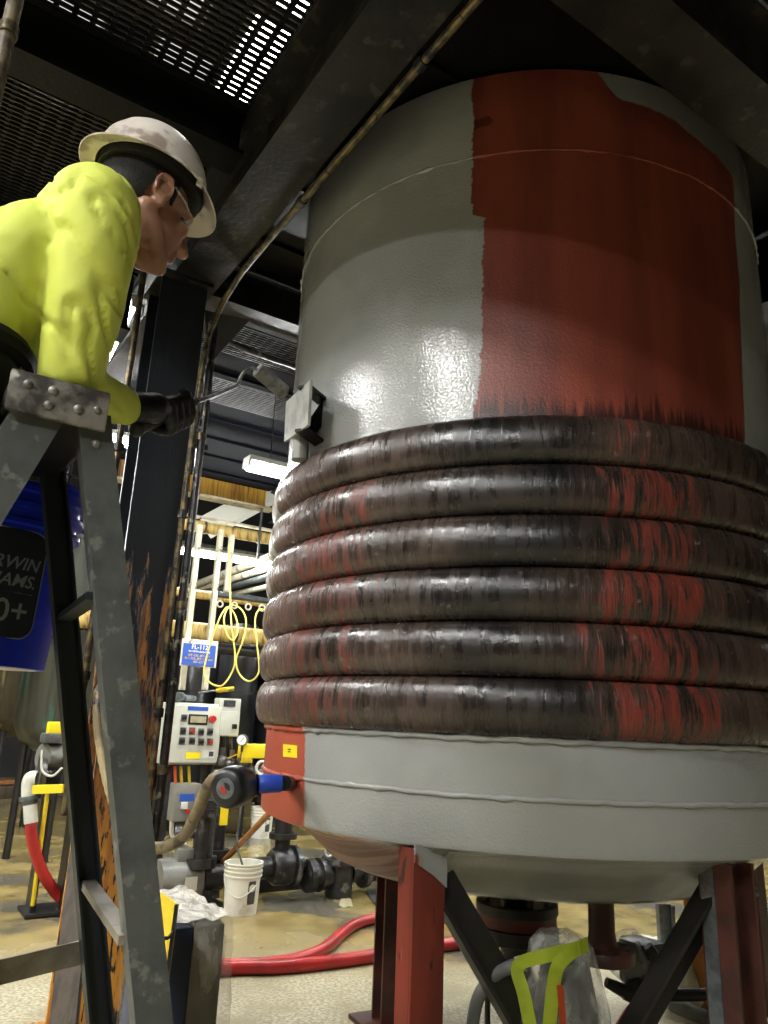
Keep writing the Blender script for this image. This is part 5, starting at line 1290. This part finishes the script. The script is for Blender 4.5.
# ------------------------------------------------------------------ lamps
def tube_lamp(c, axis, L, label, group=None, m='tube', wd=.13):
    t = thing('fluorescent_lamp', c, label, 'lamp', group); c = Vector(c); R = Matrix((axis, ZZ.cross(axis), ZZ)).transposed()
    obj('lamp_housing', MB().box(c + ZZ * .035, (L + .04, wd + .01, .045), R, .012), M['lamp_body'], t)
    mb = MB().box(c - ZZ * .015, (L, wd, .06), R, .022); d = obj('diffuser', mb, M[m], t)
    mb = MB()
    for s in (-1, 1): mb.box(c + R @ Vector((s * (L / 2 + .012), 0, -.005)), (.024, wd, .06), R, .01)
    obj('end_cap', mb, M['lamp_body'], t)
    mb = MB()
    for s in (-1, 1): mb.cyl(c + R @ Vector((s * L * .35, 0, .085)), c + R @ Vector((s * L * .35, 0, .085)) + ZZ * max(.05, 3.93 - c.z - .09), .006, n=6)
    obj('hanger_rod', mb, M['conduit'], t); return t
a0 = at(246, 463, 5.4)
tube_lamp(a0 + V * .62 - ZZ * .0, V, 1.2, 'lit white fluorescent lamp partly behind the top coil of the tank')
tube_lamp(at(114, 438, 6.0), V, .42, 'lit lamp glowing between the ladder and the dark column')
ta, tb = atz(134, 303, 3.86), atz(106, 360, 3.86)
tube_lamp((ta + tb) / 2, (tb - ta).normalized(), (tb - ta).length, 'slim lit tube under the grating beside the dark column top', wd=.035)
tube_lamp(at(222, 556, 8.6), V, 1.3, 'long lit lamp low behind the hanging pipes and struts')
for q in ((2.6, 5.4, 3.5), (4.4, 7.4, 3.5), (1.6, 8.6, 3.6), (5.6, 5.6, 3.4), (3.2, 11.0, 3.6)):
    tube_lamp(q, V, 1.3, 'lamp under the deck beyond the tank', 'lamps hidden behind the tank')
for q in ((-4.7, 5.6, 3.7), (-6.3, 8.5, 3.7), (-7.8, 11.6, 3.7)):  # extra lamps out of view, added to brighten the back floor
    tube_lamp(q, V, 1.3, 'unseen lamp added to brighten the floor beyond the worker', 'unseen lamps added to light the far floor')
def high_bay(c, axis, label, group, m='bay'):
    t = thing('high_bay_lamp', c, label, 'lamp', group); c = Vector(c); R = Matrix((axis, ZZ.cross(axis), ZZ)).transposed()
    mb = MB().box(c + ZZ * .05, (1.24, .44, .02), R)
    for s in (-1, 1): mb.box(c + R @ Vector((0, s * .22, 0)), (1.24, .02, .12), R); mb.box(c + R @ Vector((s * .62, 0, 0)), (.02, .44, .12), R)
    obj('reflector', mb, M['lamp_body'], t)
    obj('diffuser', MB().box(c - ZZ * .03, (1.2, .4, .02), R), M[m], t)
    mb = MB()
    for s in (-1, 1): mb.cyl(c + R @ Vector((s * .5, 0, .06)), Vector(((c + R @ Vector((s * .5, 0, 0))).x, (c + R @ Vector((s * .5, 0, 0))).y, zr)), .006, n=6)
    obj('hanger_rod', mb, M['conduit'], t); return t
HB = 'high bay lamps of the open hall'
for q in ((-5.4, 2.68, 5.5), (-3.2, -1.4, 5.5), (-1.4, -5.2, 5.5)):
    high_bay(q, U, 'high bay lamp hanging in the open hall', HB)
for q in ((-8.6, -1.2, 6.0), (-5.8, -5.6, 6.0)):
    high_bay(q, U, 'high bay lamp hanging in the open hall', HB)
for q in ((-1.25, 4.9, 6.4), (-.55, 3.7, 6.4)):
    high_bay(q, U, 'dim glow panel added above the deck to show through the gratings', 'roof lamps above the deck', 'bay_up')
for q in ((-2.0, 5.1, 6.4), (-1.4, 3.8, 6.4), (-2.75, 4.75, 6.4)):
    high_bay(q, U, 'dim glow panel added above the deck to show through the gratings', 'roof lamps above the deck', 'slot_glow')
